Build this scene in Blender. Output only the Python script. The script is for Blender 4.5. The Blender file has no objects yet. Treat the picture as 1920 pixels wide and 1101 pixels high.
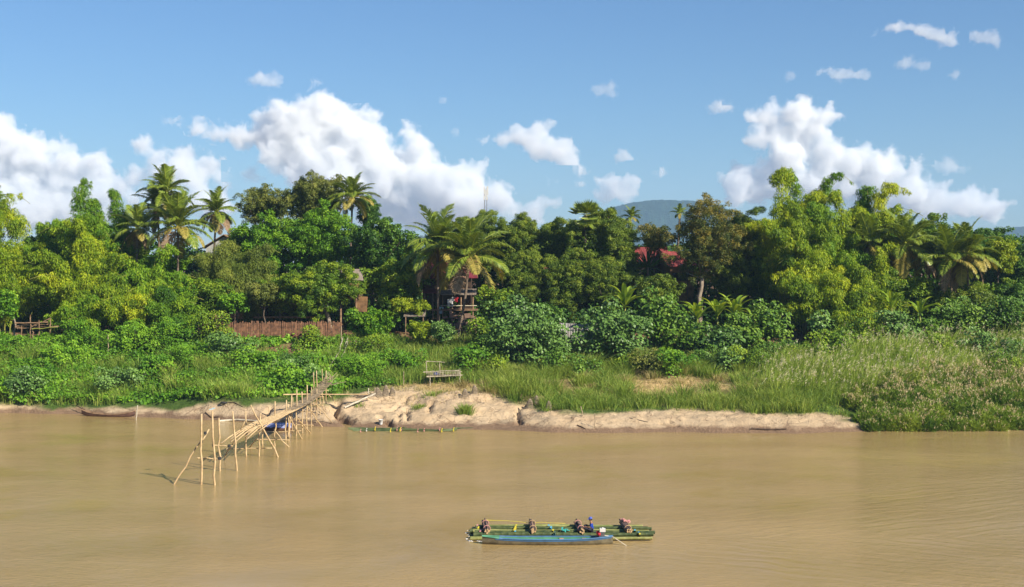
import bpy, math, random
import numpy as np
from math import radians, pi
from mathutils import Vector, Matrix
S = bpy.context.scene
COL = S.collection

# ------------------------------------------------------------------ camera
F = 2300.0          # focal length in photo pixels, photo 1920 wide
HZ = 490.0          # photo row of the horizon
CH = 17.0           # camera height over the river, metres
cam = bpy.data.cameras.new('Camera'); camo = bpy.data.objects.new('Camera', cam); COL.objects.link(camo)
camo.location = (0, 0, CH); camo.rotation_euler = (radians(90), 0, 0)
cam.sensor_width = 36; cam.lens = 36 * F / 1920; cam.shift_y = -(550.5 - HZ) / 1920
cam.clip_start = 0.5; cam.clip_end = 60000
S.camera = camo
# ------------------------------------------------------------------ sky, sun, exposure
SUN_EL, SUN_ROT = radians(34), radians(128)
w = bpy.data.worlds.new('World'); S.world = w; w.use_nodes = True
nt = w.node_tree; nt.nodes.clear()
sky = nt.nodes.new('ShaderNodeTexSky'); sky.sky_type = 'NISHITA'; sky.sun_disc = False
sky.sun_elevation = SUN_EL; sky.sun_rotation = SUN_ROT
sky.altitude = 300; sky.air_density = 1.25; sky.dust_density = 0.25; sky.ozone_density = 4.5
bg = nt.nodes.new('ShaderNodeBackground'); bg.inputs[1].default_value = 0.053
out = nt.nodes.new('ShaderNodeOutputWorld')
tn = nt.nodes.new('ShaderNodeMix'); tn.data_type = 'RGBA'; tn.blend_type = 'MULTIPLY'; tn.inputs[0].default_value = 1; tn.inputs[7].default_value = (.74, .97, 1.24, 1)
nt.links.new(sky.outputs[0], tn.inputs[6]); nt.links.new(tn.outputs[2], bg.inputs[0]); nt.links.new(bg.outputs[0], out.inputs[0])
sl = bpy.data.lights.new('Sun', 'SUN'); sl.energy = 5.0; sl.angle = radians(0.53); sl.color = (1.0, 0.92, 0.77)
so = bpy.data.objects.new('Sun', sl); COL.objects.link(so)
sd = Vector((math.sin(SUN_ROT) * math.cos(SUN_EL), math.cos(SUN_ROT) * math.cos(SUN_EL), math.sin(SUN_EL)))
so.rotation_euler = sd.to_track_quat('Z', 'Y').to_euler(); so.location = (60, -40, 80)
S.view_settings.view_transform = 'Standard'; S.view_settings.look = 'None'; S.view_settings.gamma = 1
S.view_settings.exposure = 0.80
S.render.engine = 'CYCLES'
cy = S.cycles
cy.max_bounces = 12; cy.diffuse_bounces = 2; cy.glossy_bounces = 2; cy.transmission_bounces = 3
cy.volume_bounces = 8; cy.transparent_max_bounces = 8; cy.use_denoising = True
cy.caustics_reflective = False; cy.caustics_refractive = False
cy.sample_clamp_indirect = 4

# ------------------------------------------------------------------ helpers
def Q(px, py, d): return Vector(((px - 960) / F * d, d, CH - (py - HZ) / F * d))   # point on the sight line of a photo pixel at distance d
def P(px, py, z=0.0): return Q(px, py, F * (CH - z) / (py - HZ))                    # ... where it meets height z
def lerp(a, b, t): return a + (b - a) * t
def hsh(ix, iy, seed):
    n = (ix.astype(np.int64) * 374761393 + iy.astype(np.int64) * 668265263 + seed * 1442695041) & 0xffffffff
    n = ((n ^ (n >> 13)) * 1274126177) & 0xffffffff
    n = n ^ (n >> 16)
    return (n & 0xffffff) / float(0xffffff)
def vnoise(x, y, seed=0):
    x = np.asarray(x, float); y = np.asarray(y, float)
    ix = np.floor(x); iy = np.floor(y); fx = x - ix; fy = y - iy
    fx = fx * fx * (3 - 2 * fx); fy = fy * fy * (3 - 2 * fy)
    a = hsh(ix, iy, seed); b = hsh(ix + 1, iy, seed); c = hsh(ix, iy + 1, seed); d = hsh(ix + 1, iy + 1, seed)
    return (a * (1 - fx) + b * fx) * (1 - fy) + (c * (1 - fx) + d * fx) * fy
def fbm(x, y, seed=0, o=4):
    s = 0; a = .5; t = 0
    for k in range(o):
        s = s + a * vnoise(x * 2 ** k, y * 2 ** k, seed + k * 17); t += a; a *= .5
    return s / t
def nrm(v): return v / np.maximum(np.linalg.norm(v, axis=-1, keepdims=True), 1e-9)
def sstep(a, b, x): t = np.clip((x - a) / (b - a), 0, 1); return t * t * (3 - 2 * t)

class MB:
    """collects geometry; build() links it as one mesh object"""
    def __init__(s): s.V = []; s.F = []; s.T = []; s.n = 0; s.sm = []
    def add(s, v, faces, tint=None, smooth=False):
        v = np.asarray(v, float).reshape(-1, 3)
        if isinstance(faces, np.ndarray): fl = [faces + s.n]; cnt = len(faces)
        else:
            fl = [np.asarray([f]) + s.n for f in faces]; cnt = len(faces)
        s.V.append(v); s.F += fl; s.n += len(v)
        s.T.append(np.full(cnt, .5) if tint is None else (np.asarray(tint, float) * np.ones(cnt)))
        s.sm.append(np.full(cnt, smooth))
        return s
    def box(s, c, size, rz=0., rx=0., ry=0., tint=None):
        x, y, z = [k / 2 for k in size]
        v = np.array([[a, b, e] for e in (-z, z) for b in (-y, y) for a in (-x, x)])
        R = np.array(Matrix.Rotation(rz, 3, 'Z') @ Matrix.Rotation(ry, 3, 'Y') @ Matrix.Rotation(rx, 3, 'X'))
        v = v @ R.T + np.array(c)
        f = np.array([[0, 2, 3, 1], [4, 5, 7, 6], [0, 1, 5, 4], [2, 6, 7, 3], [0, 4, 6, 2], [1, 3, 7, 5]])
        return s.add(v, f, tint)
    def tube(s, pts, rad, n=6, tint=None, cap=True):
        pts = np.array([list(p) for p in pts], float); m = len(pts)
        rad = np.ones(m) * rad if np.isscalar(rad) else np.asarray(rad, float)
        tg = np.gradient(pts, axis=0) if m > 2 else np.repeat(pts[1:] - pts[:1], 2, 0)
        tg = nrm(tg); up = np.array([0, 0, 1.]) if abs(tg[0, 2]) < .9 else np.array([1., 0, 0])
        a = nrm(np.cross(tg, up)); b = np.cross(tg, a)
        th = np.arange(n) * 2 * pi / n
        ring = pts[:, None] + rad[:, None, None] * (np.cos(th)[None, :, None] * a[:, None] + np.sin(th)[None, :, None] * b[:, None])
        i = np.arange(m - 1)[:, None] * n; j = np.arange(n)[None]; k = (j + 1) % n
        f = np.stack([i + j, i + k, i + n + k, i + n + j], -1).reshape(-1, 4)
        s.add(ring.reshape(-1, 3), f, tint, True)
        if cap:
            base = s.n - m * n
            for off in (0, (m - 1) * n):
                s.F.append(np.array([[base + off + q for q in range(n)]])); s.T.append(np.array([.5 if tint is None else float(np.mean(tint))])); s.sm.append(np.array([False]))
        return s
    def lathe(s, c, prof, n=12, tint=None, sx=1., sy=1.):
        th = np.arange(n) * 2 * pi / n; prof = np.array(prof, float)
        v = np.stack([prof[:, 0, None] * np.cos(th) * sx, prof[:, 0, None] * np.sin(th) * sy, prof[:, 1, None] + 0 * th], -1).reshape(-1, 3) + np.array(c)
        m = len(prof); i = np.arange(m - 1)[:, None] * n; j = np.arange(n)[None]; k = (j + 1) % n
        return s.add(v, np.stack([i + j, i + k, i + n + k, i + n + j], -1).reshape(-1, 4), tint, True)
    def leaves(s, c, a, nn, L, W, tint, curl=0.0):
        c = np.asarray(c); a = nrm(a); b = nrm(np.cross(a, nn)); N = len(c)
        L = (np.ones(N) * L)[:, None]; W = (np.ones(N) * W)[:, None]
        up = np.cross(b, a)
        v = np.stack([c, c + a * L * .45 + b * W * .5, c + a * L - up * L * curl, c + a * L * .45 - b * W * .5], 1).reshape(-1, 3)
        return s.add(v, np.arange(4 * N).reshape(-1, 4), tint)
    def build(s, name, mat, parent=None, world=True, loc=None):
        V = np.concatenate(s.V)
        off = np.zeros(3)
        if parent is not None and world: off = np.array(parent.location)
        elif loc is not None: off = np.array(list(loc))
        V = (V - off).astype(np.float32)
        me = bpy.data.meshes.new(name)
        lt = np.concatenate([np.full(len(f), f.shape[1]) for f in s.F]); li = np.concatenate([f.ravel() for f in s.F])
        me.vertices.add(len(V)); me.vertices.foreach_set('co', V.ravel())
        me.loops.add(len(li)); me.loops.foreach_set('vertex_index', li.astype(np.int32))
        me.polygons.add(len(lt))
        me.polygons.foreach_set('loop_start', np.concatenate([[0], np.cumsum(lt)[:-1]]).astype(np.int32))
        at = me.attributes.new('tint', 'FLOAT', 'FACE'); T = np.concatenate(s.T); at.data.foreach_set('value', T.astype(np.float32))
        me.polygons.foreach_set('use_smooth', np.concatenate(s.sm).astype(bool))
        me.update(calc_edges=True); me.validate(verbose=False)
        me.materials.append(mat)
        o = bpy.data.objects.new(name, me); COL.objects.link(o)
        if parent is not None: o.parent = parent
        elif loc is not None: o.location = loc
        return o

def tag(o, label=None, cat=None, group=None, kind=None):
    if label: o['label'] = label
    if cat: o['category'] = cat
    if group: o['group'] = group
    if kind: o['kind'] = kind
    return o
def thing(name, label, cat, loc, group=None, rz=0.):
    o = bpy.data.objects.new(name, None); COL.objects.link(o); o.empty_display_size = .3
    o.location = loc; o.rotation_euler = (0, 0, rz)
    return tag(o, label, cat, group)
def dup_part(src, parent):
    c = src.copy(); COL.objects.link(c); c.parent = parent; return c

# ------------------------------------------------------------------ materials
def newmat(name):
    m = bpy.data.materials.new(name); m.use_nodes = True; n = m.node_tree; n.nodes.clear()
    o = n.nodes.new('ShaderNodeOutputMaterial'); b = n.nodes.new('ShaderNodeBsdfPrincipled')
    n.links.new(b.outputs[0], o.inputs[0]); return m, n, b, o
def ramp(n, fac, cols):
    r = n.nodes.new('ShaderNodeValToRGB'); e = r.color_ramp.elements
    while len(e) < len(cols): e.new(.5)
    for k, (p, c) in enumerate(cols): e[k].position = p; e[k].color = (*c, 1)
    n.links.new(fac, r.inputs[0]); return r.outputs[0]
def noise(n, scale, detail=4, rough=.55, vec=None, dist=0.):
    t = n.nodes.new('ShaderNodeTexNoise'); t.inputs['Scale'].default_value = scale; t.inputs['Detail'].default_value = detail
    t.inputs['Roughness'].default_value = rough; t.inputs['Distortion'].default_value = dist
    if vec is not None: n.links.new(vec, t.inputs['Vector'])
    return t.outputs[0]
def attr(n, name):
    a = n.nodes.new('ShaderNodeAttribute'); a.attribute_name = name; return a.outputs['Fac']
def objco(n): return n.nodes.new('ShaderNodeTexCoord').outputs['Object']
def mixc(n, f, a, b, mode='MIX'):
    m = n.nodes.new('ShaderNodeMix'); m.data_type = 'RGBA'; m.blend_type = mode
    for sock, val in ((m.inputs[0], f), (m.inputs[6], a), (m.inputs[7], b)):
        if isinstance(val, (int, float)): sock.default_value = val
        elif isinstance(val, tuple): sock.default_value = (*val, 1)
        else: n.links.new(val, sock)
    return m.outputs[2]
def mth(n, op, a, b=None, c=None, clamp=False):
    m = n.nodes.new('ShaderNodeMath'); m.operation = op; m.use_clamp = clamp
    for k, v in enumerate((a, b, c)):
        if v is None: continue
        if isinstance(v, (int, float)): m.inputs[k].default_value = v
        else: n.links.new(v, m.inputs[k])
    return m.outputs[0]
def leafmat(name, dark, mid, light, trans=.3, rough=.5, spec=.25):
    trans *= .75
    m, n, b, o = newmat(name)
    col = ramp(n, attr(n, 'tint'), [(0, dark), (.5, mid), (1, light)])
    n.links.new(col, b.inputs['Base Color']); b.inputs['Roughness'].default_value = rough
    b.inputs['Specular IOR Level'].default_value = spec
    t = n.nodes.new('ShaderNodeBsdfTranslucent')
    tc = mixc(n, 1.0, col, (1.35, 1.25, .5), 'MULTIPLY'); n.links.new(tc, t.inputs[0])
    x = n.nodes.new('ShaderNodeMixShader'); x.inputs[0].default_value = trans
    n.links.new(b.outputs[0], x.inputs[1]); n.links.new(t.outputs[0], x.inputs[2]); n.links.new(x.outputs[0], o.inputs[0])
    return m
def simple(name, c1, c2=None, scale=3., rough=.7, metal=0., spec=.3, bump=0., stretch=None, detail=5):
    m, n, b, o = newmat(name); v = objco(n)
    if stretch:
        mp = n.nodes.new('ShaderNodeMapping'); mp.inputs['Scale'].default_value = stretch; n.links.new(v, mp.inputs[0]); v = mp.outputs[0]
    c2 = c2 or tuple(k * .6 for k in c1)
    ns = noise(n, scale, detail, .6, v)
    col = ramp(n, ns, [(.35, c2), (.65, c1)])
    col = mixc(n, mth(n, 'MULTIPLY', attr(n, 'tint'), .5), col, mixc(n, 1.0, col, (.55, .5, .45), 'MULTIPLY'))
    n.links.new(col, b.inputs['Base Color']); b.inputs['Roughness'].default_value = rough
    b.inputs['Metallic'].default_value = metal; b.inputs['Specular IOR Level'].default_value = spec
    if bump:
        bp = n.nodes.new('ShaderNodeBump'); bp.inputs['Strength'].default_value = bump; bp.inputs['Distance'].default_value = .02
        n.links.new(ns, bp.inputs['Height']); n.links.new(bp.outputs[0], b.inputs['Normal'])
    return m

M = {}
M['bamboo_leaf'] = leafmat('bamboo_leaf', (.065, .135, .004), (.215, .32, .008), (.46, .50, .014), .38)
M['bamboo_leaf_green'] = leafmat('bamboo_leaf_green', (.045, .12, .005), (.13, .26, .008), (.30, .41, .015), .35)
M['bamboo_leaf_olive'] = leafmat('bamboo_leaf_olive', (.06, .10, .012), (.15, .20, .022), (.27, .30, .04), .3)
M['leaf_bright'] = leafmat('leaf_bright', (.04, .12, .005), (.105, .24, .010), (.24, .39, .015), .3)
M['leaf_mid'] = leafmat('leaf_mid', (.04, .095, .008), (.12, .215, .012), (.30, .38, .020), .28)
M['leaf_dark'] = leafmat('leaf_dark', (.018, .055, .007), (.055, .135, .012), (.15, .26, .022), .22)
M['leaf_olive'] = leafmat('leaf_olive', (.045, .07, .012), (.13, .16, .026), (.26, .27, .05), .25)
M['leaf_tamarind'] = leafmat('leaf_tamarind', (.035, .075, .007), (.11, .175, .013), (.27, .33, .03), .28)
M['leaf_pod'] = leafmat('leaf_pod', (.04, .07, .012), (.11, .13, .022), (.34, .26, .04), .28)
M['leaf_big'] = leafmat('leaf_big', (.045, .10, .016), (.105, .20, .036), (.20, .33, .07), .2, .42, .35)
M['leaf_lime'] = leafmat('leaf_lime', (.12, .19, .008), (.24, .32, .012), (.38, .42, .02), .4)
M['palm_leaf'] = leafmat('palm_leaf', (.06, .10, .010), (.19, .26, .025), (.42, .45, .06), .3, .38, .5)
M['palm_yellow'] = leafmat('palm_yellow', (.16, .15, .03), (.36, .30, .06), (.5, .38, .1), .3, .5, .3)
M['palm_dead'] = leafmat('palm_dead', (.14, .09, .05), (.26, .18, .11), (.36, .27, .17), .1, .7, .1)
M['creeper'] = leafmat('creeper', (.04, .12, .006), (.115, .26, .012), (.25, .42, .025), .3)
M['grass'] = leafmat('grass', (.08, .15, .02), (.18, .28, .035), (.38, .43, .09), .35)
M['grass_dark'] = leafmat('grass_dark', (.06, .12, .010), (.155, .25, .022), (.32, .39, .05), .3)
M['reed_tan'] = leafmat('reed_tan', (.38, .28, .13), (.55, .43, .23), (.68, .56, .36), .3)
M['dry_grass'] = leafmat('dry_grass', (.22, .19, .07), (.40, .33, .14), (.55, .46, .22), .3)
M['silver_leaf'] = leafmat('silver_leaf', (.12, .20, .02), (.24, .34, .04), (.42, .48, .10), .35)
M['leaf_big_green'] = leafmat('leaf_big_green', (.04, .10, .010), (.10, .20, .018), (.22, .33, .04), .25, .45, .3)
M['plume'] = leafmat('plume', (.46, .39, .20), (.62, .54, .33), (.76, .69, .50), .3)
M['banana'] = leafmat('banana', (.08, .15, .012), (.20, .31, .022), (.44, .50, .05), .4, .35, .5)
M['bark'] = simple('bark', (.16, .12, .085), (.06, .045, .035), 2.5, .85, bump=.5, stretch=(3, 3, .6))
M['bark_pale'] = simple('bark_pale', (.38, .31, .23), (.16, .12, .09), 2.5, .8, bump=.5, stretch=(3, 3, .6))
M['palm_bark'] = simple('palm_bark', (.24, .18, .13), (.12, .085, .06), 2.0, .85, bump=.6, stretch=(.5, .5, 6))
M['culm'] = simple('culm', (.30, .30, .06), (.16, .18, .03), 2, .5)
M['culm_pale'] = simple('culm_pale', (.34, .33, .12), (.16, .19, .05), 1.6, .5, stretch=(.9, 3, 3))
M['bamboo_dry'] = simple('bamboo_dry', (.62, .46, .25), (.40, .27, .14), 3.0, .55, stretch=(1, 1, 1))
M['bamboo_old'] = simple('bamboo_old', (.46, .36, .23), (.20, .15, .10), 4.0, .75)
M['bamboo_pale'] = simple('bamboo_pale', (.62, .56, .44), (.36, .31, .23), 3.0, .6)
M['bamboo_green'] = simple('bamboo_green', (.12, .145, .05), (.03, .055, .018), 2.0, .5, stretch=(.9, 3, 3))
M['wood_dark'] = simple('wood_dark', (.09, .055, .035), (.04, .025, .018), 3, .8, stretch=(1, 1, 1))
M['wood'] = simple('wood', (.30, .19, .11), (.15, .09, .05), 3, .8)
# ------------------------------------------------------------------ terrain
_spx = np.array([-500, 0, 150, 260, 400, 500, 600, 700, 900, 1100, 1500, 1620, 1920, 2400.])
_sd = np.array([138, 137.2, 135.8, 133.5, 131.5, 129.3, 126.3, 124, 122.9, 121.4, 121.4, 122.9, 125.3, 127.])
_sx = (_spx - 960) / F * _sd
def shore(x): return np.interp(x, _sx, _sd) + (fbm(x * .25, x * 0, 3, 3) - .5) * 1.6
TOP = 153.0
_U = np.array([-1, -.1, 0, .035, .1, .3, .5, .75, 1.0])
_ZM = np.array([-3, -.6, 0, .5, 1.1, 1.9, 3.0, 5.0, 7.0])
_ZL = np.array([-3, -.6, 0, .35, .9, 2.4, 3.9, 5.5, 7.0])
_ZR = np.array([-3, -.6, 0, .45, .9, 2.0, 3.4, 5.2, 7.0])
def pxof(x, Y): return 960 + F * x / Y
CR = []     # crevices in the sand: (x0,Y0,x1,Y1,width,depth)
def base_z(x, Y):
    s = shore(x); u = (Y - s) / (TOP - s); px = pxof(x, Y)
    zm = np.interp(u, _U, _ZM); zl = np.interp(u, _U, _ZL); zr = np.interp(u, _U, _ZR)
    wl = 1 - sstep(350, 600, px); wr = sstep(1150, 1500, px)
    z = zm * (1 - wl - wr) + zl * wl + zr * wr
    z = np.where(Y > TOP, 7.0 + np.clip((Y - TOP) * .07, 0, 1.6), z)
    return z, u, px
def gz(x, Y, fine=True):
    x = np.asarray(x, float); Y = np.asarray(Y, float)
    z, u, px = base_z(x, Y)
    m = sstep(.0, .12, u) * (1 - sstep(1.3, 2.0, u))
    sandy = (1 - sstep(.35, .6, u)) * sstep(480, 640, px) * (1 - sstep(1000, 1200, px))
    z = z + m * (fbm(x * .16, Y * .22, 5, 4) - .5) * (1.2 + .7 * sandy) * np.where(u > 1, .5, 1)
    # sand mounds on the left
    z = z + .95 * np.exp(-((px - 430) / 75) ** 2 - ((u - .17) / .10) ** 2) + .45 * np.exp(-((px - 560) / 50) ** 2 - ((u - .2) / .1) ** 2)
    z = z + 1.5 * np.exp(-((px - 1640) / 150) ** 2 - ((u - .58) / .26) ** 2)
    # bluff edge where the sand has slumped
    e = .30 + .16 * (fbm(x * .22, x * 0 + 4, 9, 3) - .5)
    z = z + sandy * .5 * sstep(e - .03, e + .02, u + .02 * (fbm(x * 1.3, Y * 1.3, 21, 2) - .5)) - sandy * .25
    if fine:
        z = z + m * ((fbm(x * 1.1, Y * 1.1, 8, 3) - .5) * .26 + (fbm(x * 2.2, Y * 2.6, 12, 3) - .5) * .16)
        zr = sandy + sstep(1000, 1100, px) * (1 - sstep(1640, 1700, px)) * (1 - sstep(.15, .3, u)) * .7
        # slumped, cracked sand: terraces along a warped field
        w_ = fbm(x * .3, Y * .5, 31, 4) * 7 + (z * 1.2); k = w_ - np.floor(w_)
        z = z + m * zr * .17 * (sstep(0, .12, k) - k)
        for (x0, y0, x1, y1, wd, dp) in CR:
            dx, dy = x1 - x0, y1 - y0; L2 = dx * dx + dy * dy
            t = np.clip(((x - x0) * dx + (Y - y0) * dy) / L2, 0, 1)
            dd = np.hypot(x - x0 - t * dx, Y - y0 - t * dy) + (vnoise(x * 3, Y * 3, 77) - .5) * .25
            z = z - dp * np.clip(1.3 - dd / wd, 0, 1) * sstep(0, .03, u)
    # our own bank under the camera
    z = np.where(Y < 40, np.maximum(z, 15.2 - np.clip(Y - 4, 0, 60) * .62), z)
    return np.maximum(z, -3.0)
def G(px, py, lo=118., hi=172.):
    """where the sight line of a photo pixel first meets the ground"""
    d = np.arange(lo, hi, .1); x = (px - 960) / F * d; z = gz(x, d, False)
    pr = HZ + F * (CH - z) / d
    k = np.argmax(pr <= py) if (pr <= py).any() else len(d) - 1
    return Vector((x[k], d[k], float(gz(x[k], d[k]))))
def crev(pts, wd, dp):
    w3 = [G(a, b) for a, b in pts]
    for a, b in zip(w3[:-1], w3[1:]): CR.append((a.x, a.y, b.x, b.y, wd, dp))
_tmp = []
for pts, wd, dp in [([(634, 748), (626, 765), (640, 785), (655, 792)], .55, .9), ([(712, 782), (728, 790), (731, 798)], .35, .6),
                    ([(762, 752), (745, 765), (727, 772)], .25, .4), ([(762, 770), (764, 788)], .22, .5), ([(750, 776), (748, 790)], .2, .4),
                    ([(808, 758), (802, 775)], .25, .5), ([(966, 745), (985, 756), (975, 765)], .4, .6), ([(970, 768), (972, 785), (975, 797)], .22, .6),
                    ([(867, 745), (885, 752), (915, 760)], .2, .35), ([(845, 732), (858, 733), (872, 740)], .3, .4), ([(780, 738), (760, 748), (725, 765)], .22, .3),
                    ([(510, 762), (500, 775), (495, 783)], .35, .6), ([(1240, 795), (1262, 800)], .2, .3), ([(1255, 792), (1270, 800)], .2, .3), ([(1425, 800), (1450, 806)], .2, .3)]:
    w3 = [G(a, b) for a, b in pts]
    for a, b in zip(w3[:-1], w3[1:]): _tmp.append((a.x, a.y, b.x, b.y, wd, dp))
CR = _tmp

def axis(parts):
    a = [np.arange(p[0], p[1], p[2]) for p in parts]; return np.concatenate(a + [np.array([parts[-1][1]])])
gx = axis([(-9000, -1000, 1000), (-1000, -200, 80), (-200, -76, 6), (-76, 76, .22), (76, 200, 6), (200, 1000, 80), (1000, 9000, 1000)])
gy = axis([(-60, 40, 4), (40, 112, 6), (112, 119, 1), (119, 156, .2), (156, 180, 1), (180, 400, 20), (400, 2000, 200), (2000, 14000, 2000)])
X, Y = np.meshgrid(gx, gy)
Z = gz(X, Y)
nx, ny = len(gx), len(gy)
idx = np.arange(nx * ny).reshape(ny, nx)
fq = np.stack([idx[:-1, :-1], idx[:-1, 1:], idx[1:, 1:], idx[1:, :-1]], -1).reshape(-1, 4)
g = MB(); g.add(np.stack([X, Y, Z], -1).reshape(-1, 3), fq, None, True)

def pyof(Y, z): return HZ + F * (CH - z) / Y
_PY = pyof(Y, Z); _PX = pxof(X, Y); _s = shore(X); _u = (Y - _s) / (TOP - _s)
nz1 = fbm(X * .35, Y * .5, 41, 4)
# where bare sand, dry straw and red soil lie
def sandline(px):      # photo row above which the sand gives way to plants
    return np.interp(px, [0, 140, 320, 420, 560, 620, 660, 700, 840, 900, 960, 1010, 1170, 1200, 1430, 1530, 1600, 1700, 1840, 1920],
                     [766, 768, 765, 757, 756, 757, 742, 735, 730, 737, 752, 770, 772, 768, 774, 776, 786, 810, 810, 795])
sand = sstep(-6, 5, _PY - sandline(_PX) + (nz1 - .5) * 22)
dry = np.exp(-((_PX - 1240) / 240) ** 2 - ((_PY - 724) / 20) ** 2) + np.exp(-((_PX - 850) / 120) ** 2 - ((_PY - 728) / 16) ** 2) + .8 * np.exp(-((_PX - 1160) / 90) ** 2 - ((_PY - 738) / 12) ** 2)
dry = np.clip(dry * 1.3 + (nz1 - .5), 0, 1) * (1 - sand)
soil = np.clip(sstep(650, 636, _PY + (nz1 - .5) * 16) + np.exp(-((_PX - 520) / 110) ** 2 - ((_PY - 655) / 12) ** 2) + np.exp(-((_PX - 695) / 40) ** 2 - ((_PY - 660) / 15) ** 2)
               + np.exp(-((_PX - 850) / 80) ** 2 - ((_PY - 628) / 22) ** 2), 0, 1)

m, n, b, o = newmat('ground'); v = objco(n)
n1 = noise(n, .5, 8, .6, v); n2 = noise(n, 4.0, 6, .65, v); n3 = noise(n, 22, 4, .7, v)
sandc = ramp(n, n1, [(.3, (.42, .30, .18)), (.5, (.52, .385, .235)), (.7, (.58, .44, .28))])
sandc = mixc(n, mth(n, 'MULTIPLY', n3, .5), sandc, (.42, .30, .19))
ve = n.nodes.new('ShaderNodeTexVoronoi'); ve.feature = 'DISTANCE_TO_EDGE'; ve.inputs['Scale'].default_value = .75
vm = n.nodes.new('ShaderNodeVectorMath'); vm.operation = 'ADD'; nc = n.nodes.new('ShaderNodeTexNoise'); nc.inputs['Scale'].default_value = .9; nc.inputs['Detail'].default_value = 4
vs = n.nodes.new('ShaderNodeVectorMath'); vs.operation = 'SCALE'; vs.inputs['Scale'].default_value = 1.6
n.links.new(v, nc.inputs[0]); n.links.new(nc.outputs[1], vs.inputs[0]); n.links.new(v, vm.inputs[0]); n.links.new(vs.outputs[0], vm.inputs[1]); n.links.new(vm.outputs[0], ve.inputs['Vector'])
ck = n.nodes.new('ShaderNodeMapRange'); ck.inputs[1].default_value = .0; ck.inputs[2].default_value = .055; ck.inputs[3].default_value = 1; ck.inputs[4].default_value = 0; n.links.new(ve.outputs['Distance'], ck.inputs[0])
ckf = mth(n, 'MULTIPLY', ck.outputs[0], mth(n, 'GREATER_THAN', noise(n, .6, 2, .5, v), .53)); sandc = mixc(n, mth(n, 'MULTIPLY', ckf, .8), sandc, (.16, .10, .06))
wet = ramp(n, n2, [(.3, (.16, .10, .06)), (.7, (.26, .17, .105))])
soilc = ramp(n, n2, [(.3, (.09, .05, .03)), (.55, (.22, .12, .07)), (.75, (.34, .19, .11))])
dryc = ramp(n, n2, [(.3, (.20, .17, .06)), (.5, (.42, .29, .13)), (.7, (.56, .40, .22))])
greenc = ramp(n, n2, [(.3, (.03, .055, .01)), (.6, (.07, .12, .02)), (.75, (.13, .17, .04))])
c = mixc(n, attr(n, 'soil'), greenc, soilc)
c = mixc(n, attr(n, 'dry'), c, dryc)
c = mixc(n, attr(n, 'sand'), c, sandc)
sep = n.nodes.new('ShaderNodeSeparateXYZ'); n.links.new(v, sep.inputs[0])
wf = mth(n, 'ADD', sep.outputs[2], mth(n, 'MULTIPLY', mth(n, 'SUBTRACT', n1, .5), 1.0))
wetf = n.nodes.new('ShaderNodeMapRange'); wetf.inputs[1].default_value = .32; wetf.inputs[2].default_value = .60; wetf.inputs[3].default_value = 1; wetf.inputs[4].default_value = 0
n.links.new(wf, wetf.inputs[0])
c = mixc(n, wetf.outputs[0], c, wet)
n.links.new(c, b.inputs['Base Color']); b.inputs['Roughness'].default_value = .9; b.inputs['Specular IOR Level'].default_value = .15
bp = n.nodes.new('ShaderNodeBump'); bp.inputs['Strength'].default_value = .8; bp.inputs['Distance'].default_value = .22
hh = mth(n, 'ADD', mth(n, 'MULTIPLY', n2, 1.0), mth(n, 'MULTIPLY', n3, .3)); n.links.new(hh, bp.inputs['Height']); n.links.new(bp.outputs[0], b.inputs['Normal'])
ground = g.build('ground', m); tag(ground, kind='structure')
for nm, arr in (('sand', sand), ('dry', dry), ('soil', soil)):
    at = ground.data.attributes.new(nm, 'FLOAT', 'POINT'); at.data.foreach_set('value', arr.ravel().astype(np.float32))

# ------------------------------------------------------------------ river
m, n, b, o = newmat('muddy_water'); v = objco(n)
BX, BY = 6.0, 75.3            # stern of the raft, where the wake starts
mpb = n.nodes.new('ShaderNodeMapping'); mpb.inputs['Scale'].default_value = (.35, 1.2, 1); n.links.new(v, mpb.inputs[0]); big = noise(n, .09, 6, .6, mpb.outputs[0], .6)
col = ramp(n, big, [(.3, (.300, .205, .076)), (.7, (.380, .264, .114))])
n.links.new(col, b.inputs['Base Color']); b.inputs['Roughness'].default_value = .07; b.inputs['IOR'].default_value = 1.33
b.inputs['Specular IOR Level'].default_value = .5
mp = n.nodes.new('ShaderNodeMapping'); mp.inputs['Rotation'].default_value = (0, 0, radians(24)); mp.inputs['Scale'].default_value = (1, 1.7, 1)
n.links.new(v, mp.inputs[0])
r1 = noise(n, 2.6, 3, .6, mp.outputs[0], .4); r2 = noise(n, .11, 3, .55, v); r3 = noise(n, 7.0, 2, .6, mp.outputs[0])
calm = n.nodes.new('ShaderNodeMapRange'); calm.inputs[1].default_value = .35; calm.inputs[2].default_value = .65; calm.inputs[3].default_value = .22; calm.inputs[4].default_value = 1
n.links.new(r2, calm.inputs[0])
r4 = noise(n, 1.1, 2, .5, mp.outputs[0], .3)
h = mth(n, 'MULTIPLY', mth(n, 'ADD', mth(n, 'ADD', mth(n, 'MULTIPLY', r1, .8), mth(n, 'MULTIPLY', r4, .9)), mth(n, 'MULTIPLY', r3, .55)), calm.outputs[0])
sp = n.nodes.new('ShaderNodeSeparateXYZ'); n.links.new(v, sp.inputs[0])
uu = mth(n, 'SUBTRACT', sp.outputs[0], BX - 9); vv = mth(n, 'SUBTRACT', sp.outputs[1], BY)
wob = mth(n, 'MULTIPLY', mth(n, 'SUBTRACT', noise(n, .25, 2, .5, v), .5), 2.5)
av = mth(n, 'ADD', mth(n, 'ABSOLUTE', vv), wob)
q = mth(n, 'DIVIDE', av, mth(n, 'MAXIMUM', uu, .5))                        # slope away from the track
env = mth(n, 'MULTIPLY', mth(n, 'SMOOTH_MIN', mth(n, 'MULTIPLY', q, 6.0), 1.0, .3), 1.0)
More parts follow.
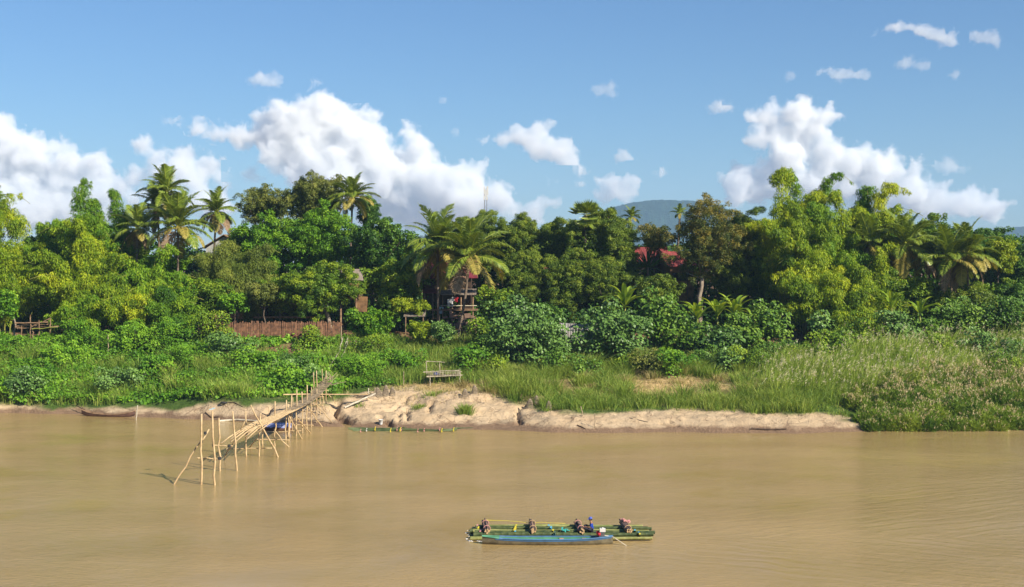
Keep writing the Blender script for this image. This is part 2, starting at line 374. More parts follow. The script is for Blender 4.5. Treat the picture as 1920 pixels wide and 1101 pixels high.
inside = n.nodes.new('ShaderNodeMapRange'); inside.interpolation_type = 'SMOOTHSTEP'
inside.inputs[1].default_value = .42; inside.inputs[2].default_value = .68; inside.inputs[3].default_value = 1; inside.inputs[4].default_value = 0
n.links.new(q, inside.inputs[0])
start = n.nodes.new('ShaderNodeMapRange'); start.inputs[1].default_value = 2.; start.inputs[2].default_value = 12; n.links.new(uu, start.inputs[0])
ph = mth(n, 'SUBTRACT', mth(n, 'MULTIPLY', av, 4.6), mth(n, 'MULTIPLY', uu, 2.1))
wv = mth(n, 'MULTIPLY', mth(n, 'SINE', ph), mth(n, 'MULTIPLY', mth(n, 'MULTIPLY', inside.outputs[0], start.outputs[0]), .085))
wv2 = mth(n, 'MULTIPLY', mth(n, 'SINE', mth(n, 'SUBTRACT', mth(n, 'MULTIPLY', av, 8.3), mth(n, 'MULTIPLY', uu, 4.2))), mth(n, 'MULTIPLY', inside.outputs[0], .04))
h = mth(n, 'ADD', h, mth(n, 'ADD', wv, wv2))
bp = n.nodes.new('ShaderNodeBump'); bp.inputs['Strength'].default_value = 1.0; bp.inputs['Distance'].default_value = .06
n.links.new(h, bp.inputs['Height']); n.links.new(bp.outputs[0], b.inputs['Normal'])
wm = MB(); xs = axis([(-9000, -400, 2000), (-400, 400, 50), (400, 9000, 2000)]); ys = axis([(-40, 160, 20)])
XX, YY = np.meshgrid(xs, ys); ii = np.arange(XX.size).reshape(XX.shape)
wm.add(np.stack([XX, YY, 0 * XX], -1).reshape(-1, 3), np.stack([ii[:-1, :-1], ii[:-1, 1:], ii[1:, 1:], ii[1:, :-1]], -1).reshape(-1, 4))
tag(wm.build('river_water', m), kind='structure')

# ------------------------------------------------------------------ far hills
def hill(pts, d, depth, seed, name):
    mb = MB(); pxs = np.linspace(pts[0][0], pts[-1][0], 160); top = np.interp(pxs, [p[0] for p in pts], [p[1] for p in pts])
    R = 26; vs_ = []
    for r in range(R + 1):
        t = r / R; prof = math.sin(min(t, .55) / .55 * pi / 2) if t < .55 else math.cos((t - .55) / .45 * pi / 2)
        dd = d + depth * (t - .55)
        x = (pxs - 960) / F * d; zt = CH - (top - HZ) / F * d
        nzv = (fbm(x / 90, np.full_like(x, dd / 90), seed, 5) - .5) * 60 * (1 - abs(prof)) + (fbm(x / 14, np.full_like(x, dd / 14), seed + 5, 3) - .5) * 9
        vs_.append(np.stack([x, np.full_like(x, dd), 4 + (zt - 4) * prof + nzv * min(1, t * 4) * (1 if t < .98 else 0)], -1))
    v_ = np.stack(vs_); i_ = np.arange(v_.shape[0] * 160).reshape(v_.shape[0], 160)
    mb.add(v_.reshape(-1, 3), np.stack([i_[:-1, :-1], i_[:-1, 1:], i_[1:, 1:], i_[1:, :-1]], -1).reshape(-1, 4), None, False)
    return tag(mb.build(name, M['hill']), kind='structure')
m, n, b, o = newmat('hill_forest'); v = objco(n)
c = ramp(n, noise(n, .03, 6, .7, v), [(.3, (.010, .025, .010)), (.7, (.03, .06, .022))]); n.links.new(c, b.inputs['Base Color']); b.inputs['Roughness'].default_value = 1
b.inputs['Specular IOR Level'].default_value = 0
bp = n.nodes.new('ShaderNodeBump'); bp.inputs['Strength'].default_value = 1; bp.inputs['Distance'].default_value = 9
n.links.new(noise(n, .06, 5, .7, v), bp.inputs['Height']); n.links.new(bp.outputs[0], b.inputs['Normal'])
M['hill'] = m
hill([(1040, 470), (1120, 402), (1150, 388), (1190, 379), (1240, 375), (1300, 377), (1350, 388), (1450, 425), (1550, 480)], 4400, 900, 3, 'hills')
hill([(1780, 470), (1850, 440), (1900, 427), (1960, 420), (2060, 415), (2200, 425), (2400, 470)], 4600, 900, 8, 'hills')

# ------------------------------------------------------------------ clouds
def cloud(blobs, seed, density, d=9000., vox=20.):
    rng = np.random.default_rng(seed); mb = MB(); base = []
    for (px, py, r) in blobs:
        c0 = np.array(Q(px, py, d)); R_ = r / F * d; c0[1] += rng.uniform(-1, 1) * R_ * .6
        base.append((c0, R_ * .9))
        for _ in range(9):
            dr = nrm(rng.normal(size=3))
            if dr[2] < -.2: dr[2] *= .3
            rr = R_ * rng.uniform(.28, .5); c1 = c0 + nrm(dr) * R_ * rng.uniform(.7, 1.0); base.append((c1, rr))
            for _ in range(2):
                d2 = nrm(rng.normal(size=3)); d2[2] = abs(d2[2]); base.append((c1 + d2 * rr * .9, rr * rng.uniform(.35, .55)))
    th = np.linspace(0, pi, 8); ph = np.arange(12) * 2 * pi / 12
    sp_ = np.stack([np.sin(th)[:, None] * np.cos(ph), np.sin(th)[:, None] * np.sin(ph), np.cos(th)[:, None] + 0 * ph], -1).reshape(-1, 3)
    i = np.arange(7)[:, None] * 12; j = np.arange(12)[None]; k2 = (j + 1) % 12
    fs = np.stack([i + j, i + 12 + j, i + 12 + k2, i + k2], -1).reshape(-1, 4)
    for c0, r in base: mb.add(c0 + sp_ * r * np.array([1, 1, .85]), fs)
    mm = bpy.data.materials.new('cloud_volume'); mm.use_nodes = True; n = mm.node_tree; n.nodes.clear()
    o_ = n.nodes.new('ShaderNodeOutputMaterial'); vs_ = n.nodes.new('ShaderNodeVolumeScatter')
    vs_.inputs['Color'].default_value = (.955, .962, .972, 1); vs_.inputs['Anisotropy'].default_value = .0
    tc = n.nodes.new('ShaderNodeTexCoord'); ns = noise(n, 1 / 115., 7, .66, tc.outputs['Object'], .4)
    dn_ = attr(n, 'density')                       # 0 at the rim, 1 inside: torn away by noise towards the rim
    f_ = mth(n, 'ADD', dn_, mth(n, 'MULTIPLY', mth(n, 'SUBTRACT', ns, .5), 2.3))
    mr = n.nodes.new('ShaderNodeMapRange'); mr.interpolation_type = 'SMOOTHSTEP'; mr.inputs[1].default_value = .10; mr.inputs[2].default_value = .52; mr.inputs[3].default_value = 0; mr.inputs[4].default_value = density
    n.links.new(f_, mr.inputs[0]); g_ = mth(n, 'MULTIPLY', mr.outputs[0], mth(n, 'GREATER_THAN', dn_, .01)); n.links.new(g_, vs_.inputs['Density'])
    n.links.new(vs_.outputs[0], o_.inputs['Volume'])
    ctr = Q(blobs[0][0], blobs[0][1], d)
    ob = mb.build('cloud', mm, loc=ctr)
    rm = ob.modifiers.new('Remesh', 'REMESH'); rm.mode = 'VOXEL'; rm.voxel_size = vox * .7
    ng = bpy.data.node_groups.new('cloud_volume', 'GeometryNodeTree'); ng.interface.new_socket('Geometry', in_out='INPUT', socket_type='NodeSocketGeometry'); ng.interface.new_socket('Geometry', in_out='OUTPUT', socket_type='NodeSocketGeometry')
    gi, go = ng.nodes.new('NodeGroupInput'), ng.nodes.new('NodeGroupOutput'); mv = ng.nodes.new('GeometryNodeMeshToVolume'); mv.resolution_mode = 'VOXEL_SIZE'
    mv.inputs['Voxel Size'].default_value = vox; mv.inputs['Density'].default_value = 1.0; mv.inputs['Interior Band Width'].default_value = min(120., blobs[0][2] / F * d * .9 + 20)
    sm_ = ng.nodes.new('GeometryNodeSetMaterial'); sm_.inputs['Material'].default_value = mm
    ng.links.new(gi.outputs[0], mv.inputs['Mesh']); ng.links.new(mv.outputs[0], sm_.inputs[0]); ng.links.new(sm_.outputs[0], go.inputs[0])
    gm = ob.modifiers.new('Volume', 'NODES'); gm.node_group = ng
    return tag(ob, kind='structure')
CL = [
 (1, .016, [(600,205,42),(560,235,50),(640,230,42),(510,215,22),(500,250,38),(590,270,60),(670,262,46),(455,258,26),(410,252,22),(372,243,17),(340,236,12),(310,226,9),(520,290,30),(640,310,60),(700,310,50),(755,325,50),(780,270,26),(765,246,17),(820,350,54),(885,335,30),(720,365,60),(780,385,60),(640,350,60),(935,368,32),(870,378,55),(800,320,30),(570,310,40)]),
 (2, .016, [(60,400,45),(140,400,40),(200,395,34),(10,255,28),(0,290,55),(60,285,36),(95,275,20),(130,310,32),(180,305,22),(170,330,32),(220,345,26),(40,340,50),(100,345,45),(180,365,36),(10,380,50),(90,385,36),(250,375,20),(-60,300,70),(-140,320,70)]),
 (3, .014, [(320,385,34),(400,385,34),(250,330,24),(265,272,20),(290,300,22),(345,290,24),(335,320,34),(390,315,26),(412,335,16),(300,335,26),(370,345,28)]),
 (4, .005, [(465,325,15),(480,335,12)]),
 (5, .006, [(480,148,13),(500,152,15),(515,155,10)]),
 (6, .012, [(908,262,8),(940,262,15),(980,256,22),(1018,245,16),(1010,280,22),(1045,285,24),(1068,305,19),(1058,268,14),(1085,322,12)]),
 (7, .011, [(1150,345,20),(1180,345,15),(1165,365,20),(1120,335,11),(1090,345,9),(1130,370,14)]),
 (8, .009, [(1168,292,12),(1180,298,9)]), (9, .007, [(1237,323,12)]), (10, .009, [(960,395,22),(1000,400,26),(1040,378,12),(1030,345,9),(1000,342,7)]),
 (11, .005, [(1122,172,9),(1140,166,9),(1148,178,7),(1110,168,5)]), (12, .007, [(1345,203,11),(1362,200,14),(1330,200,6)]),
 (13, .016, [(1510,195,20),(1490,212,28),(1445,218,24),(1410,222,18),(1555,215,16),(1580,218,9),(1450,262,26),(1415,262,20),(1500,270,32),(1548,285,28),(1480,298,34),(1560,318,42),(1600,305,34),(1530,240,30),(1640,330,34),(1460,320,30)]),
 (14, .015, [(1395,332,28),(1380,335,18),(1440,322,24),(1430,355,36),(1500,345,38),(1560,355,44),(1640,315,30),(1620,350,40),(1675,295,22),(1670,335,30),(1700,360,36),(1650,385,36),(1380,365,26)]),
 (15, .005, [(1780,312,16),(1802,318,11),(1745,300,10)]),
 (16, .013, [(1820,360,18),(1845,368,16),(1800,385,30),(1740,380,40),(1850,395,30),(1720,345,18)]),
 (17, .008, [(1638,62,4),(1655,56,6),(1672,53,8),(1692,51,8),(1712,55,9),(1732,60,12),(1752,66,13),(1770,74,13),(1782,86,7),(1788,58,6)]), (18, .006, [(1822,68,8),(1838,73,11),(1852,76,10),(1868,78,8)]),
 (19, .007, [(1532,136,5),(1545,133,7),(1560,137,8),(1575,142,8),(1592,143,9),(1608,142,9),(1622,146,6)]), (20, .003, [(1480,143,9)]), (21, .005, [(1700,118,12),(1730,125,10),(1790,140,9)]), (22, .003, [(830,188,6)]), (23, .003, [(855,245,7)]),
]
for s_, dn, bl in CL: cloud([(x_, y_, r_ * 1.15 + 4) for x_, y_, r_ in bl], s_, dn * 1.15)
# ------------------------------------------------------------------ haze
hb = MB(); hb.box((0, 2700, 180), (9000, 6200, 370))
mm = bpy.data.materials.new('haze_air'); mm.use_nodes = True; n = mm.node_tree; n.nodes.clear()
o_ = n.nodes.new('ShaderNodeOutputMaterial'); pv = n.nodes.new('ShaderNodeVolumePrincipled')
pv.inputs['Color'].default_value = (.42, .68, 1.0, 1); pv.inputs['Density'].default_value = .00012; n.links.new(pv.outputs[0], o_.inputs['Volume'])
tag(hb.build('haze', mm), kind='stuff')
# ------------------------------------------------------------------ plants
def rdir(rng, N, up=0.):
    v = rng.normal(size=(N, 3)); v[:, 2] += up; return nrm(v)
def crown_shape(rng, mb, c, R, nc, cr, nl, leaf, asp=.6, droop=.3, flat=.75, tj=.22, fill=.25):
    """foliage of a broad tree: leaf clumps over an uneven envelope. Returns the clump centres"""
    c = np.array(list(c)); R = np.array(R)
    ctr = []
    for k in range(nc):
        d = nrm(rng.normal(size=3) + np.array([0, -.25, .25]))
        f = rng.uniform(.62, 1.0) * (1 + .22 * math.sin(3.1 * d[0] + 2.3 * d[2] + R[0]))
        ctr.append(c + d * R * f)
    for k in range(nc // 4): ctr.append(c + rng.uniform(-.5, .5, 3) * R)
    ctr = np.array(ctr)
    sub_ = []
    for q in ctr:
        for _ in range(4): sub_.append(q + nrm(rng.normal(size=3) + np.array([0, -.2, .3])) * cr * rng.uniform(.5, 1.0) * np.array([1, 1, .8]))
    for q in sub_:
        r = cr * .52 * rng.uniform(.5, 1.35); N = int(nl * (r / cr) ** 2) + 3
        d = rdir(rng, N, .45); rad = r * rng.uniform(.55, 1.08, N)[:, None] * (1 + .18 * np.sin(d[:, :1] * 9 + d[:, 1:2] * 7 + q[0]))
        p = q + d * rad * np.array([1, 1, flat])
        nn = nrm(d + rng.normal(size=(N, 3)) * .45 + np.array([0, 0, .3]))
        a = nrm(np.cross(nn, rng.normal(size=(N, 3)))); a[:, 2] -= droop; a = nrm(a + d * .3)
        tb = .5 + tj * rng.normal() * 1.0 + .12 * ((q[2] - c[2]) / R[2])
        L = leaf * rng.uniform(.7, 1.35, N)
        mb.leaves(p, a, nn, L, L * asp, np.clip(tb + tj * .7 * rng.normal(size=N), 0, 1), .12)
    # loose inner leaves so the crown does not turn into a see-through shell
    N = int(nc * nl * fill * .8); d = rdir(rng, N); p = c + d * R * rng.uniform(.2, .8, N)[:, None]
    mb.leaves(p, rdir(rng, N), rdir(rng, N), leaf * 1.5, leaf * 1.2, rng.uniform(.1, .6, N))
    return ctr
def limbs(rng, mb, base, c, R, ctr, r0, bends=.5, nlimb=9):
    base = np.array(list(base)); c = np.array(list(c))
    fork = lerp(base, c, .5); fork[2] = lerp(base[2], c[2] - R[2] * .4, .8)
    pts = [base + (fork - base) * t + rng.normal(size=3) * np.array([bends, bends, 0]) * .3 * math.sin(pi * t) for t in np.linspace(0, 1, 6)]
    mb.tube(pts, np.linspace(r0 * 1.15, r0 * .7, 6), 8)
    for q in ctr[rng.permutation(len(ctr))[:nlimb]]:
        t = np.linspace(0, 1, 6)[:, None]; mid = lerp(fork, q, .5) + np.array([0, 0, -.08 * np.linalg.norm(q - fork)]) + rng.normal(size=3) * bends * .5
        p = (1 - t) ** 2 * fork + 2 * t * (1 - t) * mid + t * t * q
        mb.tube(p, np.linspace(r0 * .5, r0 * .08, 6), 6)
def tree(name, label, cat, px, top, bot, wpx, d, mat, group=None, kind='broad', bark='bark', bpx=None, seed=0, leaf=.3, nc=None, cr=None, dens=1., asp=.6, trunk_r=None, depth=1., **kw):
    """a tree whose crown spans photo rows top..bot and wpx columns at distance d"""
    rng = np.random.default_rng(abs(seed + int(px * 7 + top)))
    s = d / F; c = Q(px, (top + bot) / 2, d); R = (wpx * s / 2 * .82, wpx * s / 2 * .82 * depth, (bot - top) * s / 2 * .84)
    bx = Q(bpx if bpx is not None else px + rng.uniform(-8, 8), 600, d + rng.uniform(-.5, .5)); base = Vector((bx.x, bx.y, float(gz(bx.x, bx.y)) - .25))
    t = thing(name, label, cat, base, group)
    leaf *= .8
    rm = (R[0] + R[2]) / 2; cr = cr or max(.55, rm * .3); nc = nc or int(min(120, max(14, 2.8 * (rm / cr) ** 2 * 1.5)))
    area = 4 * pi * cr * cr; nl = int(dens * 1.5 * area / (leaf * leaf * asp * .5) * .36)
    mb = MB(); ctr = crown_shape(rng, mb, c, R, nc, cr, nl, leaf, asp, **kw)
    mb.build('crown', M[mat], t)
    tb = MB(); limbs(rng, tb, base, c, R, ctr, trunk_r or max(.1, rm * .06), nlimb=min(12, nc)); tb.build('trunk', M[bark], t)
    return t

def bamboo(label, px, top, bpx, wpx, d, mat='bamboo_leaf', n=18, group='bamboo clumps along the bank top', seed=0, leaf=.34, by=None, name='bamboo_clump', plume=.62, bend=1., lo=.22, one=None):
    """culms fanning from one stool, each bowing over under drooping sprays of narrow leaves"""
    rng = np.random.default_rng(abs(seed + int(px * 3 + top))); s = d / F
    b0 = Q(bpx, 600, d); leaf *= .82; base = Vector((b0.x, b0.y, float(gz(b0.x, b0.y)) - .2)); tip = Q(px, top, d)
    H = tip.z - base.z; W = wpx * s / 2; t = thing(name, label, 'bamboo', base, group); lf = MB(); cm = MB()
    lean = np.array([tip.x - base.x, 0, 0])
    for k in range(n):
        az = rng.uniform(0, 2 * pi); u = math.sqrt(rng.uniform(0.02, 1)); h = H * (1.0 if k == 0 else (1 - .30 * u ** 2) * (rng.uniform(.74, 1) if k < 4 else rng.uniform(.42, .97)))
        out = np.array([math.cos(az), math.sin(az) * .8, 0]) * W * u * .95
        if k < 4: out = out * .62
        st = np.array(list(base)) + np.array([math.cos(az), math.sin(az), 0]) * rng.uniform(.1, .9)
        tt = np.linspace(0, 1, 12)
        hz = h * 1.08 * np.sin(np.minimum(tt * 1.12 * bend, 1.25) * pi / 2 * .93) / 1.0
        hz = np.where(tt > .8, hz - (tt - .8) * h * .55 * bend, hz)
        pts = st + np.stack([(lean[0] * (h / H) + out[0]) * tt ** 1.9, out[1] * tt ** 1.9, hz], 1)
        arch = np.clip((tt - .62) / .38, 0, 1) ** 1.3 * rng.uniform(1.3, 2.6) * (1.2 if k < 4 else 1)
        pts = pts + arch[:, None] * nrm(np.array([[math.cos(az) + .3 * np.sign(math.cos(az)), .6 * math.sin(az), 0.]]))
        if k % 2 == 0 or k < 4: cm.tube(pts, np.linspace(.075, .028, 12), 5)
        # rounded drooping heads near the bowed tip, thinner sprays lower down
        m = 30 if k < 4 else 15; ti = np.sort(rng.uniform(0, 1, m) * .5 + np.linspace(0, .5, m)); ti = max(lo, .28) + (1 - max(lo, .28)) * ti ** .75; cp = np.stack([np.interp(ti, tt, pts[:, a]) for a in range(3)], 1)
        tb = .5 + .2 * rng.normal()
        for q, t0 in zip(cp, ti):
            r_ = plume * 1.1 * rng.uniform(.4, 1.25) * (1.12 - .8 * max(0, t0 - .62) / .38); off = q + rng.normal(size=3) * np.array([1.1, .9, .45]) * plume * .8 * (1.15 - .6 * t0)
            N = int(290 * r_ ** 2 / (leaf / .34) ** 1.5) + 8; dd = rdir(rng, N, .35); lump = 1 + .22 * np.sin(dd[:, :1] * 7 + q[0] * 3) * np.cos(dd[:, 1:2] * 6 + q[2])
            p = off + dd * r_ * lump * rng.uniform(.55, 1.08, N)[:, None] * np.array([1, 1, .8]) + np.array([0, 0, -.45]) * (1 - dd[:, 2:3]) * r_
            a = nrm(dd * np.array([1, 1, .2]) * .6 + np.array([0, 0, -.8]) + rng.normal(size=(N, 3)) * .35)
            nn = nrm(dd + np.array([0, 0, .5]) + rng.normal(size=(N, 3)) * .3)
            L = leaf * rng.uniform(.7, 1.6, N)
            lf.leaves(p, a, nn, L, L * .30, np.clip(tb + .12 * rng.normal() + .17 * rng.normal(size=N), 0, 1), .1)
    lf.build('foliage', M[mat], t); cm.build('culm', M['culm'], t)
    return t

# coconut palm: fronds are shared meshes, each frond on a palm its own object
def frond_mesh(e0, bend, L, seed, droop, n=46, tw=0.):
    rng = np.random.default_rng(seed); mb = MB(); tt = np.linspace(0, 1, 16); ang = e0 - bend * tt ** 1.25
    st = L / 15; x = np.concatenate([[0], np.cumsum(np.cos(ang[:-1]) * st)]); z = np.concatenate([[0], np.cumsum(np.sin(ang[:-1]) * st)])
    pts = np.stack([x, 0 * x, z], 1); mb.tube(pts, np.linspace(.07, .012, 16), 5, .95)
    for side in (-1, 1):
        t = np.linspace(.14, 1, n) + rng.uniform(-.004, .004, n); t = np.clip(t, 0, 1)
        p = np.stack([np.interp(t, tt, pts[:, a]) for a in range(3)], 1); an = np.interp(t, tt, ang)
        fwd = np.stack([np.cos(an), 0 * an, np.sin(an)], 1); up = np.stack([-np.sin(an), 0 * an, np.cos(an)], 1)
        ll = L * .24 * np.sin(np.clip(t * .92 + .14, 0, 1) * pi) ** .55 * rng.uniform(.85, 1.1, n)
        sd_ = np.array([0, side, 0.])
        a1 = nrm(fwd * .55 + sd_ * .8 + up * .22 + rng.normal(size=(n, 3)) * .06)
        mid = p + a1 * ll[:, None] * .5
        a2 = nrm(a1 + np.array([0, 0, -droop]) + rng.normal(size=(n, 3)) * .1); tip = mid + a2 * ll[:, None] * .55
        wv = np.cross(a1, up); wv = nrm(wv) * .052
        v = np.stack([p - wv * .7, p + wv * .7, mid + wv, mid - wv, tip], 1).reshape(-1, 3); i = np.arange(n) * 5
        tn = np.clip(.42 + .16 * rng.normal(size=n), 0, 1)
        mb.add(v, np.stack([i, i + 1, i + 2, i + 3], 1), tn); mb.F.append((np.stack([i + 3, i + 2, i + 4], 1)) + mb.n - len(v)); mb.T.append(tn); mb.sm.append(np.full(n, False))
    return mb
FR = {}
def frond(kind, var, mat):
    key = (kind, var, mat)
    if key not in FR:
        e0, bend, dr = {'up': (1.35, .75, .3), 'high': (.95, 1.15, .6), 'mid': (.5, 1.35, .9), 'low': (-.05, 1.15, 1.1), 'hang': (-.75, .75, .7)}[kind]
        o_ = frond_mesh(e0 + .08 * var, bend + .1 * var, 4.5, var * 5 + len(kind), dr).build('frond', M[mat]); me = o_.data; bpy.data.objects.remove(o_); FR[key] = me
    return FR[key]
def palm(label, px, py, d, rpx, bpx=None, lean=0., dead=3, yellow=3, group='coconut palms', seed=0, nf=26, tr=.17, nuts=True):
    rng = np.random.default_rng(abs(seed + int(px))); s = d / F
    top = Q(px, py, d); b0 = Q(bpx if bpx is not None else px + rng.uniform(-12, 12), 600, d); base = Vector((b0.x, b0.y, float(gz(b0.x, b0.y)) - .2))
    t = thing('coconut_palm', label, 'palm tree', base, group); sc = rpx * s / 3.45
    mb = MB(); tt = np.linspace(0, 1, 12)
    pts = [base + Vector(((top.x - base.x) * u ** 1.4 + lean * math.sin(pi * u), 0, (top.z - base.z) * u)) for u in tt]
    mb.tube(pts, np.concatenate([[tr * 1.5, tr * 1.1], np.full(10, tr * .85)]), 8, .2); mb.build('trunk', M['palm_bark'], t)
    seq = ['up'] * int(nf * .22) + ['high'] * int(nf * .3) + ['mid'] * int(nf * .28) + ['low'] * int(nf * .2)
    az = rng.uniform(0, 6)
    items = [(k, 'palm_leaf') for k in seq] + [('low' if rng.random() < .5 else 'hang', 'palm_yellow') for _ in range(yellow)] + [('hang', 'palm_dead') for _ in range(dead)]
    for q, (k, mt) in enumerate(items):
        me = frond(k, int(rng.integers(0, 3)), mt); f = bpy.data.objects.new('frond', me); COL.objects.link(f); f.parent = t
        f.location = top - base + Vector((0, 0, .05)); az += 2.4 + rng.uniform(-.3, .3)
        f.rotation_euler = (rng.uniform(-.25, .25), rng.uniform(-.12, .12), az); k_ = sc * rng.uniform(.85, 1.1); f.scale = (k_, k_, k_)
        if mt != 'palm_leaf': f['label'] = 'yellowing frond' if mt == 'palm_yellow' else 'dry brown hanging frond'
    if nuts:
        nb = MB()
        for _ in range(9):
            a_ = rng.uniform(0, 2 * pi); nb.lathe((top.x + .38 * math.cos(a_), top.y + .38 * math.sin(a_), top.z - .35 - rng.uniform(0, .35)), [(.01, -.14), (.1, -.09), (.13, 0), (.09, .1), (.01, .14)], 7, .5)
        nb.build('coconut_cluster', M['nut'], t)
    return t
M['nut'] = simple('nut', (.42, .30, .08), (.22, .2, .04), 6, .5)

def bigshrub(label, px, top, bot, wpx, d, mat='leaf_big', group='broad leaved shrubs on the slope', seed=0, leaf=.42, name='broad_leaved_shrub', cat='shrub', dens=1., cr=.9, asp=.85, mound=True):
    """shrub with large leaves lying over each other like scales, down to the ground"""
    rng = np.random.default_rng(abs(seed + int(px * 5 + top)))
    if bot > 655: d = min(d, G(px, min(bot - 6, 745)).y + .6)
    s = d / F
    c = Q(px, (top + bot) / 2, d); rx, rz = wpx * s / 2 * 1.02, (bot - top) * s / 2 * 1.02
    base = Vector((c.x, c.y, float(gz(c.x, c.y)) - .15)); t = thing(name, label, cat, base, group)
    mb = MB(); R = np.array([rx, rx * .75, rz]); mat = rng.choice(['leaf_big', 'leaf_big', 'leaf_big_green']) if mat == 'leaf_big' else mat; leaf = leaf * rng.uniform(.75, 1.05); tb0 = rng.normal() * .08; cc = np.array(list(c)); ctr = []
    nc = max(10, int(4.0 * rx * rz / (cr * cr)))
    for k in range(nc):
        dd = nrm(rng.normal(size=3) + np.array([0, -.5, .2])); q = cc + dd * R * rng.uniform(.55, 1.08); ctr.append(q)
        r = cr * rng.uniform(.6, 1.25) * min(1, rx / 1.6 + .3); N = int(dens * 26 * (r / .9) ** 2 / (leaf / .42) ** 2 * 1.5) + 6
        d2 = rdir(rng, N, .5) ; p = q + d2 * r * rng.uniform(.7, 1.05, N)[:, None] * np.array([1, 1, .85])
        nn = nrm(d2 * .8 + np.array([.15, -.35, .75]) + rng.normal(size=(N, 3)) * .28)
        a = d2 * np.array([1, 1, 0]) + rng.normal(size=(N, 3)) * .4 + np.array([0, -.2, -.55]); L = leaf * rng.uniform(.6, 1.25, N)
        tb = .5 + .15 * rng.normal() + tb0
        mb.leaves(p, a, nn, L, L * asp, np.clip(tb + .16 * rng.normal(size=N), 0, 1), .15)
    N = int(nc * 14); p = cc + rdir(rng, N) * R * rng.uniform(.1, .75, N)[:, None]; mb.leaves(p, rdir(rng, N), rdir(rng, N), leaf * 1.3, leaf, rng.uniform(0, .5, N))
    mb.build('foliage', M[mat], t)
    tb = MB()
    for q in np.array(ctr)[rng.permutation(len(ctr))[:8]]:
        t_ = np.linspace(0, 1, 5)[:, None]; b_ = np.array(list(base)) + rng.normal(size=3) * np.array([.25, .25, 0]); mid = lerp(b_, q, .5) + np.array([0, 0, .3])
        tb.tube((1 - t_) ** 2 * b_ + 2 * t_ * (1 - t_) * mid + t_ ** 2 * q, np.linspace(.07, .02, 5), 5)
    tb.build('stem', M['bark'], t)
    return t

def banana(label, px, top, d, h, n=9, seed=0, group='banana plants', by=None, mat='banana', up=.9):
    rng = np.random.default_rng(abs(seed + int(px))); tp = Q(px, top, d); s = d / F
    base = Vector((tp.x, tp.y, tp.z - h)); base.z = max(base.z, float(gz(base.x, base.y)) - .1) if False else base.z
    gzb = float(gz(tp.x, tp.y)) - .1; H = tp.z - gzb
    t = thing('banana_plant', label, 'banana plant', (tp.x, tp.y, gzb), group); LL = h * .62; st = H - LL * .95
    sb = MB(); sb.tube([(tp.x, tp.y, gzb), (tp.x + .05, tp.y, gzb + st * .5), (tp.x, tp.y, gzb + st)], [.16, .13, .09], 8, .3); sb.build('stem', M['culm'], t)
    for k in range(n):
        mb = MB(); az = k * 2.4 + rng.uniform(-.3, .3); e0 = up + rng.uniform(-.25, .5); bend = rng.uniform(.7, 1.7); L = LL * rng.uniform(.75, 1.05); m = 14
        tt = np.linspace(0, 1, m); an = e0 - bend * tt ** 1.7; step = L / (m - 1)
        r_ = np.concatenate([[0], np.cumsum(np.cos(an[:-1]) * step)]); z = np.concatenate([[0], np.cumsum(np.sin(an[:-1]) * step)])
        w_ = .30 * np.sin(np.clip((tt - .12) / .88, 0.0, 1) ** .7 * pi * .97 + .03) ** .6 * h / 4.5; w_ = np.where(tt < .13, .025, w_)
        dx, dy = math.cos(az), math.sin(az); cx = np.stack([r_ * dx, r_ * dy, z], 1) + np.array([tp.x, tp.y, gzb + st])
        sdv = np.array([-dy, dx, 0]); lift = np.array([0, 0, 1.])
        l_ = cx + sdv * w_[:, None] * .9 + lift * w_[:, None] * .35; rr = cx - sdv * w_[:, None] * .9 + lift * w_[:, None] * .35
        v = np.stack([l_, cx, rr], 1).reshape(-1, 3); i = np.arange(m - 1) * 3; keep = rng.random(m - 1) > .0
        tn = np.clip(rng.uniform(.3, .8) + .1 * rng.normal(size=m - 1), 0, 1)
        mb.add(v, np.stack([i, i + 1, i + 4, i + 3], 1), tn); mb.add(v, np.stack([i + 1, i + 2, i + 5, i + 4], 1), tn)
        mb.build('leaf', M[mat], t)
    return t

TS = 'trees on the bank top'
# --- back row and skyline
tree('fine_leaved_tree', 'sparse olive tree on the skyline left of the taller round olive tree', 'tree', 497, 338, 440, 112, 182, 'leaf_olive', TS, leaf=.26, cr=.75, dens=.55, asp=.5)
tree('fine_leaved_tree', 'tall round olive tree on the skyline between two coconut palms', 'tree', 588, 320, 440, 150, 180, 'leaf_olive', TS, leaf=.27, cr=.85, dens=.85, asp=.5)
tree('fine_leaved_tree', 'small dark tree just right of and behind the lone skyline palm', 'tree', 690, 362, 430, 62, 184, 'leaf_dark', TS, leaf=.26, cr=.7, dens=.8)
tree('dense_tree', 'wide vivid green creeper covered tree below the round olive crown', 'tree', 590, 382, 530, 165, 172, 'leaf_bright', TS, leaf=.32, cr=1.25, dens=1.)
tree('dense_tree', 'vivid green tree left of the centre of the left tree mass', 'tree', 498, 392, 540, 125, 171, 'leaf_bright', TS, leaf=.32, cr=1.2)
tree('dense_tree', 'green tree behind the pale gable beside the lone tall palm', 'tree', 456, 412, 520, 75, 176, 'leaf_bright', TS, leaf=.32, cr=1.1)
tree('round_tree', 'dark glossy round tree left of the two large foreground palms', 'tree', 703, 404, 530, 130, 170, 'leaf_dark', TS, leaf=.36, cr=1.1, asp=.75, dens=1.)
tree('round_tree', 'mid green tree with yellowish top right of the thatched hut', 'tree', 742, 466, 600, 132, 163, 'leaf_mid', TS, leaf=.34, cr=1.0, asp=.7)
tree('fine_leaved_tree', 'broad soft green tree overhanging the palisade fence', 'tree', 597, 480, 606, 160, 158, 'leaf_mid', TS, leaf=.26, cr=.9, asp=.5, bpx=625, trunk_r=.3, bark='bark_pale', dens=1.1)
